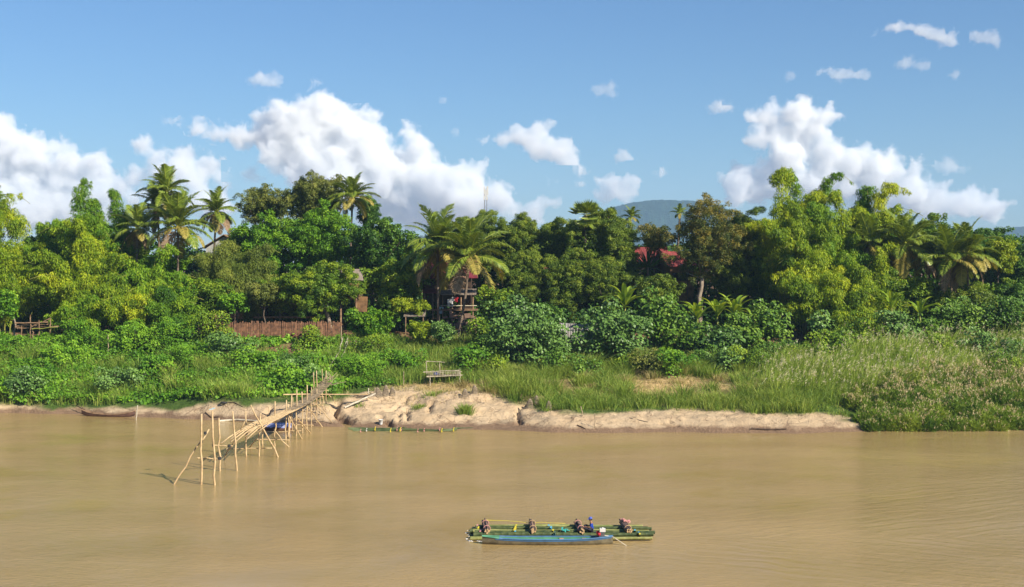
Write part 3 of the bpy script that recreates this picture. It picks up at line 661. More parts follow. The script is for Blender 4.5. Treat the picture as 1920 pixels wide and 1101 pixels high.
tree('fine_leaved_tree', 'olive feathery tree over the left end of the palisade fence', 'tree', 525, 515, 600, 90, 160, 'leaf_mid', TS, leaf=.28, cr=.8, asp=.5)
for a in [('tamarind_tree', 'olive tamarind tree behind the large foreground palms under the mast', 900, 385, 520, 115, 178), ('tamarind_tree', 'tamarind tree second along the middle skyline from the mast', 966, 392, 540, 105, 176),
          ('tamarind_tree', 'lower tamarind tree filling the gap right of the foreground palms', 985, 450, 610, 115, 167), ('tamarind_tree', 'tamarind tree in the middle of the skyline with a flat top', 1035, 395, 530, 110, 177),
          ('tamarind_tree', 'dark tamarind tree hanging low above the iron sheet fence', 1065, 455, 610, 120, 166), ('tamarind_tree', 'pale twigged tamarind tree below the fan palm', 1108, 380, 540, 120, 172),
          ('tamarind_tree', 'tamarind tree left of the red roof with creepers hanging down', 1158, 390, 545, 95, 170), ('tamarind_tree', 'shaded tamarind tree above the banana plants left of the red roof', 1132, 470, 590, 100, 165)]:
    tree(a[0], a[1], 'tree', *a[2:], 'leaf_tamarind', TS, leaf=.25, cr=.85, dens=.9, asp=.42, bark='bark')
tree('brown_twigged_tree', 'thin dark brown leaved tree in front of the blue hill', 'tree', 1228, 414, 484, 70, 168, 'leaf_pod', TS, leaf=.22, cr=.6, dens=.45)
pod = tree('pod_tree', 'large yellow podded tree with pale bare limbs right of the red roof', 'tree', 1322, 366, 545, 175, 163, 'leaf_pod', TS, bark='bark_pale', bpx=1310, leaf=.25, cr=.9, dens=.62, asp=.45, trunk_r=.34, fill=.12)
tree('fine_leaved_tree', 'dark fine leaved tree between the podded tree and the tall bamboo', 'tree', 1397, 375, 560, 105, 170, 'leaf_tamarind', TS, leaf=.25, cr=.9, asp=.45)
tree('fine_leaved_tree', 'olive tree rising behind the tall bamboo left of its top', 'tree', 1370, 420, 600, 90, 166, 'leaf_tamarind', TS, leaf=.25, cr=.9, asp=.45, seed=4)
tree('round_tree', 'dark round skyline tree behind the right hand palms', 'tree', 1735, 398, 500, 110, 180, 'leaf_mid', TS, leaf=.32, cr=1.)
tree('round_tree', 'low dark skyline tree above the rightmost palms', 'tree', 1795, 412, 500, 80, 184, 'leaf_dark', TS, leaf=.32, cr=1.)
tree('fine_leaved_tree', 'dome shaped dark tree on the skyline near the right edge', 'tree', 1857, 402, 560, 100, 186, 'leaf_dark', TS, leaf=.28, cr=.9, dens=1.1)
tree('round_tree', 'lime green tree at the right beyond the rightmost palm', 'tree', 1873, 440, 520, 74, 166, 'leaf_lime', TS, leaf=.34, cr=.85)
tree('fine_leaved_tree', 'dark tree cut by the right edge under the distant ridge', 'tree', 1910, 440, 600, 95, 176, 'leaf_dark', TS, leaf=.3, cr=1.)
tree('fine_leaved_tree', 'dull green tree below the lime green crown at the right', 'tree', 1862, 515, 620, 110, 162, 'leaf_mid', TS, leaf=.28, cr=.9)
tree('fine_leaved_tree', 'brown green thicket tree under the right hand palms', 'tree', 1765, 520, 620, 130, 163, 'leaf_tamarind', TS, leaf=.26, cr=.9)
tree('umbrella_tree', 'small tree with bright umbrella leaves in front of the dark shed', 'tree', 440, 545, 592, 74, 155, 'leaf_bright', TS, leaf=.34, cr=.6, asp=.8, trunk_r=.06, dens=.7)
tree('umbrella_tree', 'pale trunked sapling with umbrella leaves at the left edge', 'tree', 15, 540, 600, 64, 153, 'leaf_bright', TS, leaf=.36, cr=.6, asp=.8, bark='bark_pale', bpx=34, trunk_r=.13, dens=.7)
tree('umbrella_tree', 'small lime leaved tree before the stilt house', 'tree', 790, 600, 640, 60, 151, 'leaf_lime', TS, leaf=.3, cr=.55, asp=.8, trunk_r=.05)
tree('umbrella_tree', 'flat topped light green tree left of the stilt house', 'tree', 775, 563, 590, 92, 156, 'leaf_lime', TS, leaf=.28, cr=.6, asp=.7, trunk_r=.07)
tree('umbrella_tree', 'layered green tree between the fence and the stilt house', 'tree', 700, 572, 645, 110, 155, 'leaf_bright', TS, leaf=.3, cr=.75, asp=.7, trunk_r=.08)
tree('umbrella_tree', 'pale green papaya like tree at the foot of the stilt house', 'tree', 828, 600, 650, 52, 150, 'leaf_big', TS, leaf=.4, cr=.6, asp=.4, trunk_r=.05, dens=.7)
tree('slender_tree', 'slender leafy tree just right of the right foreground palm trunk', 'tree', 935, 525, 640, 80, 156, 'leaf_mid', TS, leaf=.34, cr=.7, asp=.7, trunk_r=.08)
tree('slender_tree', 'slender dark leafy tree above the iron sheet fence', 'tree', 1035, 560, 640, 70, 158, 'leaf_dark', TS, leaf=.34, cr=.7, asp=.7, trunk_r=.08)

# --- bamboo, left to right
B = 'bamboo clumps along the bank top'
bamboo('yellow bamboo clump arching in from the left edge', 18, 358, -15, 110, 168)
bamboo('golden bamboo clump low at the left edge', 30, 470, 10, 150, 158, n=20, seed=1)
bamboo('tallest left hand bamboo plume against the clouds', 135, 348, 150, 80, 167, 'bamboo_leaf_green', n=16)
bamboo('thin green bamboo plume second from the left against the sky', 215, 366, 215, 58, 170, 'bamboo_leaf_green', n=11)
bamboo('wide bamboo clump under the tallest left plume', 175, 420, 170, 130, 164, n=18)
bamboo('golden green bamboo with a bare yellow culm showing', 105, 455, 140, 140, 158, n=20)
bamboo('dark green bamboo behind the golden clumps at the far left', 80, 425, 80, 150, 172, 'bamboo_leaf_green', n=16)
bamboo('bamboo clump below the group of four palms', 285, 470, 275, 130, 158, 'bamboo_leaf_green', n=20)
bamboo('yellow green bamboo left of the shed reaching to the slope', 225, 520, 235, 120, 155, n=18, seed=3)
bamboo('low bamboo spilling over the slope left of the fence', 325, 545, 320, 90, 155, 'bamboo_leaf_green', n=16)
bamboo('low bamboo fringe above the left plank landing', 165, 560, 160, 110, 155, 'bamboo_leaf_green', n=14)
bamboo('olive pompom bamboo right of the palm group', 400, 464, 410, 110, 164, 'bamboo_leaf_olive', n=16, leaf=.26, plume=.8)
bamboo('second olive pompom bamboo nearer the palisade fence', 465, 470, 455, 90, 162, 'bamboo_leaf_olive', n=14, leaf=.26, plume=.8)
bamboo('tall narrow bamboo column right of the podded tree', 1447, 332, 1470, 70, 163, 'bamboo_leaf', n=12, plume=.75)
bamboo('loose bamboo spray between the column and the arching plume', 1502, 340, 1495, 70, 168, 'bamboo_leaf_green', n=9)
bamboo('arching feather of bamboo against the right hand cloud', 1550, 338, 1520, 60, 167, 'bamboo_leaf_green', n=9)
bamboo('wide yellow green bamboo in the middle of the right thicket', 1505, 385, 1510, 150, 160, n=22)
bamboo('bamboo clump with a rounded top right of the feather', 1590, 375, 1580, 90, 165, n=16)
bamboo('bamboo head bent to the right above the palms', 1672, 356, 1620, 100, 167, n=14, plume=.7)
bamboo('rounded bamboo left of the first right hand palm', 1635, 362, 1610, 80, 170, 'bamboo_leaf_green', n=12, plume=.7)
bamboo('large drooping bamboo mass at the front of the right thicket', 1525, 480, 1530, 150, 156, n=24, plume=.75)
bamboo('golden bamboo dome right of the large drooping mass', 1590, 505, 1590, 110, 156, n=20, plume=.75)
bamboo('low olive bamboo reaching the grass under the right thicket', 1590, 570, 1580, 100, 153.5, n=16, plume=.6)
bamboo('small bamboo dome beneath the first right hand palm', 1630, 465, 1640, 70, 160, n=12)
bamboo('dull green bamboo behind the drooping mass', 1440, 440, 1440, 100, 168, 'bamboo_leaf_green', n=16)

# --- palms
palm('tallest coconut palm of the left group', 313, 362, 172, 47)
palm('coconut palm below and right of the tallest of the left group', 334, 428, 166, 62, yellow=5, dead=1)
palm('short coconut palm at the left of the left group', 258, 430, 168, 44)
palm('coconut palm behind the left group between its two tallest', 296, 392, 174, 44, seed=3)
palm('lone coconut palm with brown hanging fronds left of the green trees', 406, 398, 174, 42, dead=8, yellow=2)
palm('coconut palm with yellow lower fronds on the skyline in front of a cloud', 661, 372, 176, 44, yellow=6, dead=0)
palm('left one of the two large palms before the stilt house', 820, 466, 160, 72, bpx=822, yellow=4, dead=1, tr=.2)
palm('right one of the two large palms before the stilt house', 880, 484, 157, 74, bpx=860, yellow=5, dead=1, tr=.19, lean=.3)
palm('leftmost of the right hand palms half hidden in bamboo', 1633, 458, 164, 52, dead=2)
palm('right hand palm with long hanging yellow fronds', 1698, 462, 162, 62, yellow=6, dead=2)
palm('dark fronded palm left of the rightmost palm', 1780, 490, 160, 60, yellow=2, dead=1)
palm('rightmost coconut palm with straw coloured hanging fronds', 1812, 478, 161, 60, yellow=6, dead=5, seed=5)
palm('small palm half seen behind the right hand palms', 1740, 478, 166, 46, seed=2)
palm('palm cut by the left edge of the view', -22, 392, 170, 44)
palm('small sunlit palm crown rising beside the blue hill', 1183, 408, 180, 20, nf=18, yellow=2, dead=0, nuts=False)
palm('palm tip peeping above the podded tree', 1275, 402, 180, 18, nf=14, yellow=1, dead=0, nuts=False)

def fanpalm(label, px, py, d, rpx, h, mat, fan=True, n=22, group='fan palms'):
    rng = np.random.default_rng(int(px)); s = d / F; top = Q(px, py, d); g0 = float(gz(top.x, d)) - .2
    t = thing('fan_palm', label, 'palm tree', (top.x, d, g0), group); mb = MB(); mb.tube([(top.x, d, g0), (top.x, d, (g0 + top.z) / 2), tuple(top)], [.25, .2, .2], 8, .3); mb.build('trunk', M['palm_bark'], t); R = rpx * s
    for k in range(n):
        d0 = nrm(rng.normal(size=3) + np.array([0, 0, .45])); mb = MB(); hub = np.array(list(top)) + d0 * R * .5
        mb.tube([top, hub], [.03, .02], 4, .8); up = np.array([0, 0, 1.]); sd_ = nrm(np.cross(d0, up + .01)); m = 16
        th = np.linspace(-1.5, 1.5, m); a = d0 * np.cos(th)[:, None] + sd_ * np.sin(th)[:, None]; a[:, 2] -= .12; nn = np.cross(d0, sd_) + rng.normal(size=(m, 3)) * .2
        mb.leaves(np.repeat(hub[None], m, 0), a, nn, R * .55, R * .11, np.clip(.5 + .15 * rng.normal(size=m), 0, 1), .2); mb.build('fan_leaf', M[mat], t)
fanpalm('round headed fan palm on the middle skyline', 1098, 404, 170, 34, 9, 'palm_leaf')
def spiky(label, px, py, d, rpx):
    rng = np.random.default_rng(int(px)); s = d / F; top = Q(px, py, d); g0 = float(gz(top.x, d)) - .2; R = rpx * s
    t = thing('spiky_palm', label, 'palm tree', (top.x, d, g0)); mb = MB(); mb.tube([(top.x, d, g0), tuple(top)], [.2, .16], 8, .5); mb.build('trunk', M['palm_bark'], t)
    mb = MB(); N = 60; a = nrm(rng.normal(size=(N, 3)) + np.array([0, -.1, .6])); mb.leaves(np.repeat(np.array(list(top))[None], N, 0), a, rdir(rng, N), R * rng.uniform(.8, 1.1, N), R * .09, rng.uniform(.1, .5, N), .15); mb.build('crown', M['leaf_dark'], t)
spiky('dark spiky palm silhouetted against the red roof', 1215, 502, 168, 42)

# --- shrubs with large leaves
bigshrub('broad leaved shrub left of the iron sheet fence, spreading to the grass', 990, 574, 692, 135, 149)
bigshrub('tall leafy shrub behind the one left of the iron sheet fence', 955, 560, 650, 90, 153, seed=2)
bigshrub('low leafy shrub under the left end of the iron sheet fence', 1040, 620, 680, 70, 148.5)
bigshrub('largest round broad leaved shrub right of the iron sheet fence', 1150, 568, 680, 140, 148.5)
bigshrub('broad leaved shrub just right of the largest round one', 1235, 548, 655, 95, 151)
bigshrub('broad leaved shrub below the banana plants', 1345, 612, 668, 105, 149)
bigshrub('broad leaved shrub left of the drooping bamboo', 1435, 568, 650, 75, 150)
bigshrub('lower broad leaved shrub between the banana plants and the bamboo', 1395, 585, 660, 70, 149, seed=7)
bigshrub('small greyish shrub in the dark gap under the bamboo', 1535, 592, 640, 36, 150.5)
bigshrub('greyish leafy shrub right of the bamboo', 1680, 580, 660, 80, 151, leaf=.36)
bigshrub('grey green shrub under the right hand palms', 1800, 560, 640, 90, 153, leaf=.34)
bigshrub('grey green shrub near the right edge above the reeds', 1885, 560, 640, 90, 153, leaf=.34)
bigshrub('leafy shrub over the reeds near the right edge', 1900, 640, 690, 80, 147, leaf=.34)
bigshrub('dark leafy shrub among the grass right of centre of the right slope', 1835, 625, 680, 60, 148, leaf=.3)
bigshrub('light leafy shrub between banana leaves on the right', 1730, 585, 640, 80, 153, leaf=.34)
bigshrub('leafy bush in the grass below the broad leaved shrubs', 1325, 655, 690, 60, 146.5, leaf=.3)
bigshrub('blue green bush on the slope before the palisade fence', 434, 628, 680, 82, 149, leaf=.34)
bigshrub('dark green leafy bush beside the bridge end', 530, 683, 740, 100, 143.5, leaf=.36, mat='creeper')
bigshrub('leafy bush between the bridge end and the big dark bush', 590, 690, 735, 44, 143, leaf=.34)
bigshrub('leafy bush on the slope above the dugout boat', 290, 675, 715, 80, 146, leaf=.34, mat='creeper')
bigshrub('leafy bush low on the slope at the left', 65, 690, 740, 70, 145, leaf=.34, mat='creeper')
bigshrub('leafy bush right of the white bamboo landing', 880, 652, 705, 60, 146, leaf=.3, mat='creeper')
bigshrub('tall creeper covered stump at the left edge', 33, 625, 668, 26, 151, leaf=.22, mat='creeper', cr=.5)
bigshrub('low bush at the top of the ladder path', 590, 620, 655, 60, 152, leaf=.28, mat='leaf_mid')

banana('banana plants with upright pale ribs left of the red roof', 1172, 520, 151.5, 6.2, 13)
banana('banana plant just left of the ribbed banana plants', 1148, 548, 151, 4.6, 9)
banana('banana plant left one above the broad leaved shrubs', 1308, 548, 150.5, 5.6, 11)
banana('banana plant middle one above the broad leaved shrubs', 1345, 545, 150.5, 5.6, 11)
banana('banana plant right one above the broad leaved shrubs', 1378, 540, 151, 5.8, 11)
banana('banana plant with one leaf raised by the bamboo', 1415, 562, 153, 4.4, 7)
banana('banana plant under the right hand bamboo', 1672, 530, 153, 5.4, 9)
banana('banana plant beneath the right hand palms', 1725, 545, 152, 5, 9)
banana('banana plant left of the grey green shrub near the right edge', 1775, 562, 155, 4, 7)
banana('small young banana plant with yellow leaves on the left slope', 219, 655, 149.5, 2.0, 6)
banana('banana leaves cut by the right edge below the dark tree', 1915, 560, 156, 4, 7)

# fillers seen between the named ones
tree('dense_tree', 'green tree filling the gap under the left group of palms', 'tree', 300, 455, 600, 110, 169, 'leaf_bright', TS, leaf=.32, cr=1.1)
tree('dense_tree', 'yellow green tree below the palm group over the slope', 'tree', 350, 500, 610, 90, 163, 'leaf_bright', TS, leaf=.32, cr=1.0)
tree('dense_tree', 'dark tree in shade between the golden bamboo and the tallest plume', 'tree', 100, 405, 540, 100, 176, 'leaf_dark', TS, leaf=.32, cr=1.1)
tree('dense_tree', 'dark tree right of the tallest left bamboo plume', 'tree', 235, 420, 560, 90, 175, 'leaf_mid', TS, leaf=.32, cr=1.1)
tree('round_tree', 'dark leaved tree hanging over the shed roof', 'tree', 395, 515, 592, 80, 157.5, 'leaf_mid', TS, leaf=.3, cr=.9)
tree('fine_leaved_tree', 'olive tree hiding the middle of the shed roof', 'tree', 492, 525, 585, 74, 156.5, 'leaf_olive', TS, leaf=.26, cr=.7, dens=1.1)
tree('dense_tree', 'shaded tree right of the thatched hut', 'tree', 765, 420, 560, 90, 174, 'leaf_dark', TS, leaf=.34, cr=1.1)
tree('dense_tree', 'creeper hung tree between the podded tree and the tall bamboo column', 'tree', 1440, 400, 620, 110, 172, 'leaf_mid', TS, leaf=.3, cr=1.0)
tree('dense_tree', 'green tree low between the bamboo and the leftmost right hand palm', 'tree', 1660, 490, 610, 100, 161, 'leaf_mid', TS, leaf=.3, cr=.9)
tree('dense_tree', 'green tree behind the grey green shrub under the palms', 'tree', 1720, 510, 620, 90, 162, 'leaf_mid', TS, leaf=.3, cr=.9, seed=3)
tree('dense_tree', 'brownish tree below the hanging fronds of the rightmost palm', 'tree', 1830, 530, 620, 100, 158, 'leaf_tamarind', TS, leaf=.28, cr=.9)
tree('dense_tree', 'dark bushy tree at the right edge above the shrubs', 'tree', 1905, 520, 620, 100, 160, 'leaf_dark', TS, leaf=.3, cr=.9)
bigshrub('creeper covered bush right of the small greyish shrub', 1625, 590, 660, 80, 151, mat='leaf_mid', leaf=.3)
bigshrub('dark green bush between the bamboo foot and the silver grass', 1580, 620, 670, 90, 150, mat='leaf_mid', leaf=.28, seed=3)
bigshrub('green bush above the silver grass near the right edge', 1750, 630, 675, 70, 149, mat='leaf_mid', leaf=.3)
bigshrub('round dark bush on the far right slope', 1880, 655, 705, 80, 145.5, mat='leaf_mid', leaf=.3)
bigshrub('broad leaved shrub in front of the banana plants', 1290, 605, 660, 80, 149.5, seed=5)
bigshrub('leafy shrub between the right foreground palm and the big shrubs', 905, 600, 665, 60, 151, mat='leaf_mid', leaf=.34)
bigshrub('dark green bush on the slope below the blue green bush', 480, 655, 700, 80, 147, mat='creeper', leaf=.3, seed=2)
bigshrub('blue green leafy clump in the creepers at the left', 45, 700, 750, 90, 143.5, mat='leaf_big', leaf=.3)
bigshrub('blue green leafy clump in the middle of the left slope', 230, 690, 735, 110, 145, mat='leaf_big', leaf=.3)
bigshrub('blue green leafy clump right of the big dark slope bush', 545, 668, 700, 70, 147, mat='leaf_big', leaf=.3)
bigshrub('light green vine hummock on the slope below the bamboo', 120, 645, 690, 110, 149, mat='creeper', leaf=.24, cr=.7)
bigshrub('light green vine hummock left of the palisade fence', 345, 650, 690, 90, 149, mat='creeper', leaf=.24, cr=.7)
bigshrub('light green vine hummock right of the ladder path', 690, 668, 715, 90, 146.5, mat='creeper', leaf=.24, cr=.7)

tree('fine_leaved_tree', 'dark low tree in front of the red roofed house walls', 'tree', 1235, 508, 590, 110, 162, 'leaf_tamarind', TS, leaf=.25, cr=.8)
tree('fine_leaved_tree', 'small olive tree covering the left end of the red roof', 'tree', 1172, 440, 540, 60, 168, 'leaf_tamarind', TS, leaf=.25, cr=.7, seed=9)
tree('tamarind_tree', 'olive tree filling the skyline between the fan palm and the blue hill', 'tree', 1135, 384, 470, 80, 176, 'leaf_tamarind', TS, leaf=.25, cr=.8, asp=.42)
tree('fine_leaved_tree', 'olive tree on the skyline between the two large palms and the tamarinds', 'tree', 850, 405, 520, 110, 181, 'leaf_tamarind', TS, leaf=.25, cr=.85)
bigshrub('leafy bush on the middle slope left of the tall green grass', 935, 668, 705, 60, 146, mat='leaf_mid', leaf=.3)
bigshrub('leafy bush on the middle slope below the largest shrub', 1095, 672, 708, 80, 145.5, mat='leaf_big_green', leaf=.3)
bigshrub('low bush under the right side of the largest shrub', 1180, 668, 700, 80, 146.5, mat='leaf_mid', leaf=.3)
bigshrub('yellow green bush on the slope above the dry grass', 1265, 655, 705, 80, 146, mat='leaf_bright', leaf=.26)
bigshrub('leafy bush at the top right corner of the dry grass', 1400, 650, 695, 80, 147, mat='leaf_mid', leaf=.28)
bigshrub('grey green bush over the left end of the silver grass', 1455, 640, 680, 70, 148.5, leaf=.28)

bamboo('broad bamboo dome joining the tall column to the feather plume', 1490, 372, 1485, 120, 165, n=20, plume=.75)
bamboo('broad bamboo dome under the arching feather plume', 1560, 395, 1555, 130, 164, n=20, plume=.75, mat='bamboo_leaf_green')
bamboo('broad bamboo dome beneath the head bent to the right', 1640, 400, 1630, 120, 166, n=18, plume=.75)
bamboo('bamboo mass at the left edge above the golden clump', 55, 400, 50, 140, 170, n=18, plume=.72)
bamboo('bamboo mass between the two tallest left plumes', 175, 385, 180, 110, 168, 'bamboo_leaf_green', n=18, plume=.72)
bigshrub('leafy bush hiding the left end of the palisade fence', 398, 585, 645, 60, 151.5, mat='leaf_mid', leaf=.3)
bigshrub('low leafy bush in front of the middle of the middle slope shrubs', 1050, 660, 702, 80, 146, mat='leaf_big_green', leaf=.3)
bigshrub('leafy bush below the right hand banana plant', 1370, 655, 700, 90, 146, mat='leaf_big', leaf=.34)
bigshrub('olive bush at the foot of the podded tree shrubs', 1220, 650, 705, 70, 146, mat='leaf_olive', leaf=.26)
bigshrub('wide green bush right of the bamboo foot', 1530, 635, 680, 100, 149, mat='leaf_mid', leaf=.28)
bigshrub('rounded bush between the landing stage and the big shrubs', 915, 630, 690, 70, 148, mat='leaf_big', leaf=.34)
bigshrub('creeper heap left of the bamboo landing stage', 760, 655, 700, 90, 147, mat='creeper', leaf=.24, cr=.7)
banana('young banana plant on the slope among the middle shrubs', 1255, 625, 150, 3.2, 7)
banana('young banana plant beside the bush over the dry grass', 1420, 620, 150.5, 3.0, 7)

bigshrub('creeper curtain climbing into the bamboo above the dugout boat', 250, 605, 668, 110, 152, mat='creeper', leaf=.24, cr=.7)
bigshrub('creeper curtain below the golden bamboo near the log platform', 150, 600, 662, 90, 152, mat='creeper', leaf=.24, cr=.7, seed=2)
bigshrub('creeper curtain at the foot of the bamboo left of the fence', 325, 600, 660, 80, 152, mat='leaf_bright', leaf=.26, cr=.7)
bigshrub('green bushes under the layered tree right of the ladder', 700, 630, 672, 90, 151, mat='leaf_mid', leaf=.26, cr=.7)
bigshrub('creeper heap on the slope right of the ladder path rails', 660, 665, 712, 60, 147, mat='creeper', leaf=.22, cr=.6)
# ------------------------------------------------------------------ ground cover
def scatter(rng, n, y0, y1, x0=-78, x1=78):
    x = rng.uniform(x0, x1, n); y = rng.uniform(y0, y1, n); z = gz(x, y); return x, y, z, pxof(x, y), pyof(y, z)
def sandm(px, py, e=0): return sstep(-4, 4, py + e - sandline(px))
def blades(mb, rng, x, y, z, h, wd, lean=(0, 0), spread=.35, tint=.5, tj=.18, fan=None):
    """tapering bent blades"""
    N = len(x); h = np.ones(N) * h * rng.uniform(.55, 1.25, N); az = rng.uniform(0, 2 * pi, N)
    o_ = np.stack([np.cos(az), np.sin(az), 0 * az], 1) * spread * rng.uniform(.2, 1.3, N)[:, None] + np.array([lean[0], lean[1], 0])
    if fan is not None: o_ = o_ * .35 + fan
    p = np.stack([x, y, z - .05], 1); b = rng.normal(size=(N, 3)); b[:, 2] = 0; b = nrm(b) * (wd / 2)
    m1 = p + np.stack([0 * h, 0 * h, h * .6], 1) + o_ * h[:, None] * .3; tp = p + np.stack([0 * h, 0 * h, h * .92], 1) + o_ * h[:, None]
    v = np.stack([p - b, p + b, m1 + b * .8, m1 - b * .8, tp + b * .1, tp - b * .1], 1).reshape(-1, 3); i = np.arange(N) * 6
    t = np.clip(tint + tj * rng.normal(size=N), 0, 1)
    mb.add(v, np.concatenate([np.stack([i, i + 1, i + 2, i + 3], 1), np.stack([i + 3, i + 2, i + 4, i + 5], 1)]), np.concatenate([t, t + .12]))
    return tp
# creepers over the left slope: overlapping leaf mounds
rng = np.random.default_rng(11)
x, y, z, px, py = scatter(rng, 26000, 126, 156, -80, 10)
hgt = .1 + 1.5 * fbm(x * .4, y * .5, 61, 3) ** 2.4 + .35 * (fbm(x * .12, y * .2, 62, 2) > .55)
lf = (1 - sandm(px, py, 11)) * (sstep(775, 680, px)) * (py > 636) * (1 - 1.0 * np.exp(-((px - 520) / 135) ** 2 - ((py - 658) / 17) ** 2))* (1 - .9 * np.exp(-((px - 560) / 110) ** 2 - ((py - 745) / 10) ** 2))
k = rng.random(len(x)) < lf; x, y, z, hgt, px, py = x[k], y[k], z[k], hgt[k], px[k], py[k]
mb = MB(); m_ = 9
cx = np.repeat(x, m_) + rng.normal(size=len(x) * m_) * .28; cy_ = np.repeat(y, m_) + rng.normal(size=len(x) * m_) * .28
cz = np.repeat(z + hgt, m_) * 1.0 + rng.uniform(-.25, .14, len(cx)); N = len(cx)
tn = np.repeat(.5 + 1.5 * (fbm(x * .22, y * .28, 71, 3) - .5), m_) + .14 * rng.normal(size=N)
nn = nrm(rng.normal(size=(N, 3)) * .45 + np.array([.1, -.5, .8])); a = rng.normal(size=(N, 3)) + np.array([0, -.3, -.6])
L = rng.uniform(.16, .34, N) * (1 + .5 * (np.repeat(fbm(x * .2, y * .2, 73, 2), m_) > .56))
mb.leaves(np.stack([cx, cy_, cz], 1), a, nn, L, L * .85, np.clip(tn, 0, 1), .1)
# body below the outer leaves
N = 60000; i_ = rng.integers(0, len(x), N); t_ = rng.random(N)
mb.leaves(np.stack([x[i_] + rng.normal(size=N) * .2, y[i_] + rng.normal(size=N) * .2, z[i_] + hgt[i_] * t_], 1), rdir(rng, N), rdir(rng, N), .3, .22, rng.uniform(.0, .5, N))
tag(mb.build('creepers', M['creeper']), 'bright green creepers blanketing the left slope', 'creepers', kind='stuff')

def grassfield(name, label, mat, cat, fn, n, y0, y1, x0, x1, h, wd, lean, spread, seed, per=12, tj=.17, tuft=.25, plume=None):
    rng = np.random.default_rng(seed); x, y, z, px, py = scatter(rng, n, y0, y1, x0, x1); f, hs = fn(px, py, x, y)
    k = rng.random(n) < f; x, y, z, hs = x[k], y[k], z[k], (hs * np.ones(n))[k]; tn = .25 + .55 * fbm(x * .35, y * .35, seed, 3)
    r = lambda q: np.repeat(q, per)
    N = len(x) * per; fx, fy = rng.normal(size=N), rng.normal(size=N); xx = r(x) + fx * tuft; yy = r(y) + fy * tuft; sz = r(rng.uniform(.55, 1.25, len(x))); tn = np.clip(tn + .13 * rng.normal(size=len(x)), 0, 1)
    mb = MB(); tp = blades(mb, rng, xx, yy, r(z), h * r(hs) * sz, wd, lean, spread, r(tn), tj, np.stack([fx, fy, 0 * fx], 1) * spread * .75)
    tag(mb.build(name, M[mat]), label, cat, kind='stuff')
    if plume:
        nm, lab, mt, frac, pl, pw = plume; s_ = rng.random(N) < frac * np.clip(r(hs), 0, 1); q = tp[s_]; K = len(q); mb = MB(); c_ = 7
        q = np.repeat(q, c_, 0) + rng.normal(size=(K * c_, 3)) * np.array([.07, .07, .14]) + np.array([0, 0, .05]); Kc = len(q)
        a = np.stack([np.full(Kc, lean[0] * 1.2), np.full(Kc, lean[1]), np.full(Kc, 1.)], 1) + rng.normal(size=(Kc, 3)) * .3
        mb.leaves(q - a * .1, a, rdir(rng, Kc), pl, pw, rng.uniform(.2, .9, Kc)); tag(mb.build(nm, M[mt]), lab, 'seed heads', kind='stuff')
def box_(px, py, a, b, c, d, e=12): return sstep(a - e, a + e, px) * sstep(b + e, b - e, px) * sstep(c - 5, c + 5, py) * sstep(d + 4, d - 4, py)
# left bank tall grass patches among creepers
grassfield('slope_grass', 'tall grass patches among the creepers on the left slope', 'grass', 'grass',
    lambda px, py, x, y: ((1 - sandm(px, py, 8)) * np.clip(.1 + box_(px, py, 90, 240, 690, 765) + box_(px, py, 360, 480, 680, 745) * .9 + box_(px, py, 620, 940, 640, 722, 20) + .35 * box_(px, py, -100, 90, 640, 765), 0, 1), .7 + .7 * fbm(x * .2, y * .2, 5, 2)),
    12000, 124, 154, -80, 4, 1.25, .05, (-.1, -.1), .45, 21, per=10)
grassfield('bank_grass', 'green grass over the middle of the bank', 'grass', 'grass',
    lambda px, py, x, y: ((1 - sandm(px, py)) * sstep(890, 930, px) * sstep(640, 660, py) * np.clip(.2 + 1.5 * (fbm(x * .3, y * .4, 44, 3) > .47) - 2.2 * np.exp(-((px - 1280) / 180) ** 2 - ((py - 726) / 20) ** 2) - 1.6 * np.exp(-((px - 1130) / 130) ** 2 - ((py - 735) / 16) ** 2) - 1.2 * np.exp(-((px - 1240) / 240) ** 2 - ((py - 727) / 12) ** 2), 0, 1), .5 + .9 * fbm(x * .3, y * .35, 6, 3) * sstep(735, 680, py)),
    11000, 120, 155, -6, 82, .8, .05, (-.05, -.15), .45, 22, per=11)
grassfield('tall_green_grass', 'lush tall green grass along the sand edge', 'grass', 'grass',
    lambda px, py, x, y: (np.clip(box_(px, py, 1012, 1160, 750, 768, 8) + box_(px, py, 1175, 1300, 753, 764, 10) + box_(px, py, 1290, 1420, 750, 768, 10) + box_(px, py, 1400, 1525, 735, 774, 10) + .8 * box_(px, py, 1500, 1680, 715, 760, 25) + .8 * box_(px, py, 930, 1040, 700, 745, 10) + .6 * box_(px, py, 1120, 1180, 700, 740, 8), 0, 1), (.5 + 1. * fbm(x * .5, y * .5, 9, 2))),
    14000, 121, 145, -3, 52, 1.3, .05, (.05, -.12), .65, 23, per=10)
grassfield('grass_tussocks', 'fountain shaped green grass tussocks standing above the shorter grass', 'grass', 'grass',
    lambda px, py, x, y: (np.clip(sstep(870, 900, px) * sstep(1560, 1500, px) * sstep(672, 690, py) * sstep(762, 750, py) * (1 - np.exp(-((px - 1270) / 170) ** 2 - ((py - 724) / 20) ** 2)) + .5 * sstep(650, 620, px) * sstep(665, 680, py) * sstep(745, 735, py), 0, 1), .7 + .7 * vnoise(x * 3, y * 3, 8)),
    620, 122, 154, -75, 45, 1.5, .055, (.08, -.1), .6, 31, per=150, tuft=.42)
grassfield('grass_tussocks', 'straw coloured grass tussocks scattered around the dry patch', 'dry_grass', 'grass',
    lambda px, py, x, y: (np.clip(sstep(800, 900, px) * sstep(1480, 1400, px) * sstep(690, 700, py) * sstep(760, 745, py), 0, 1), .6 + .6 * vnoise(x * 3, y * 3, 8)),
    200, 122, 150, -25, 40, 1.0, .05, (.08, -.1), .7, 32, per=90, tuft=.35)
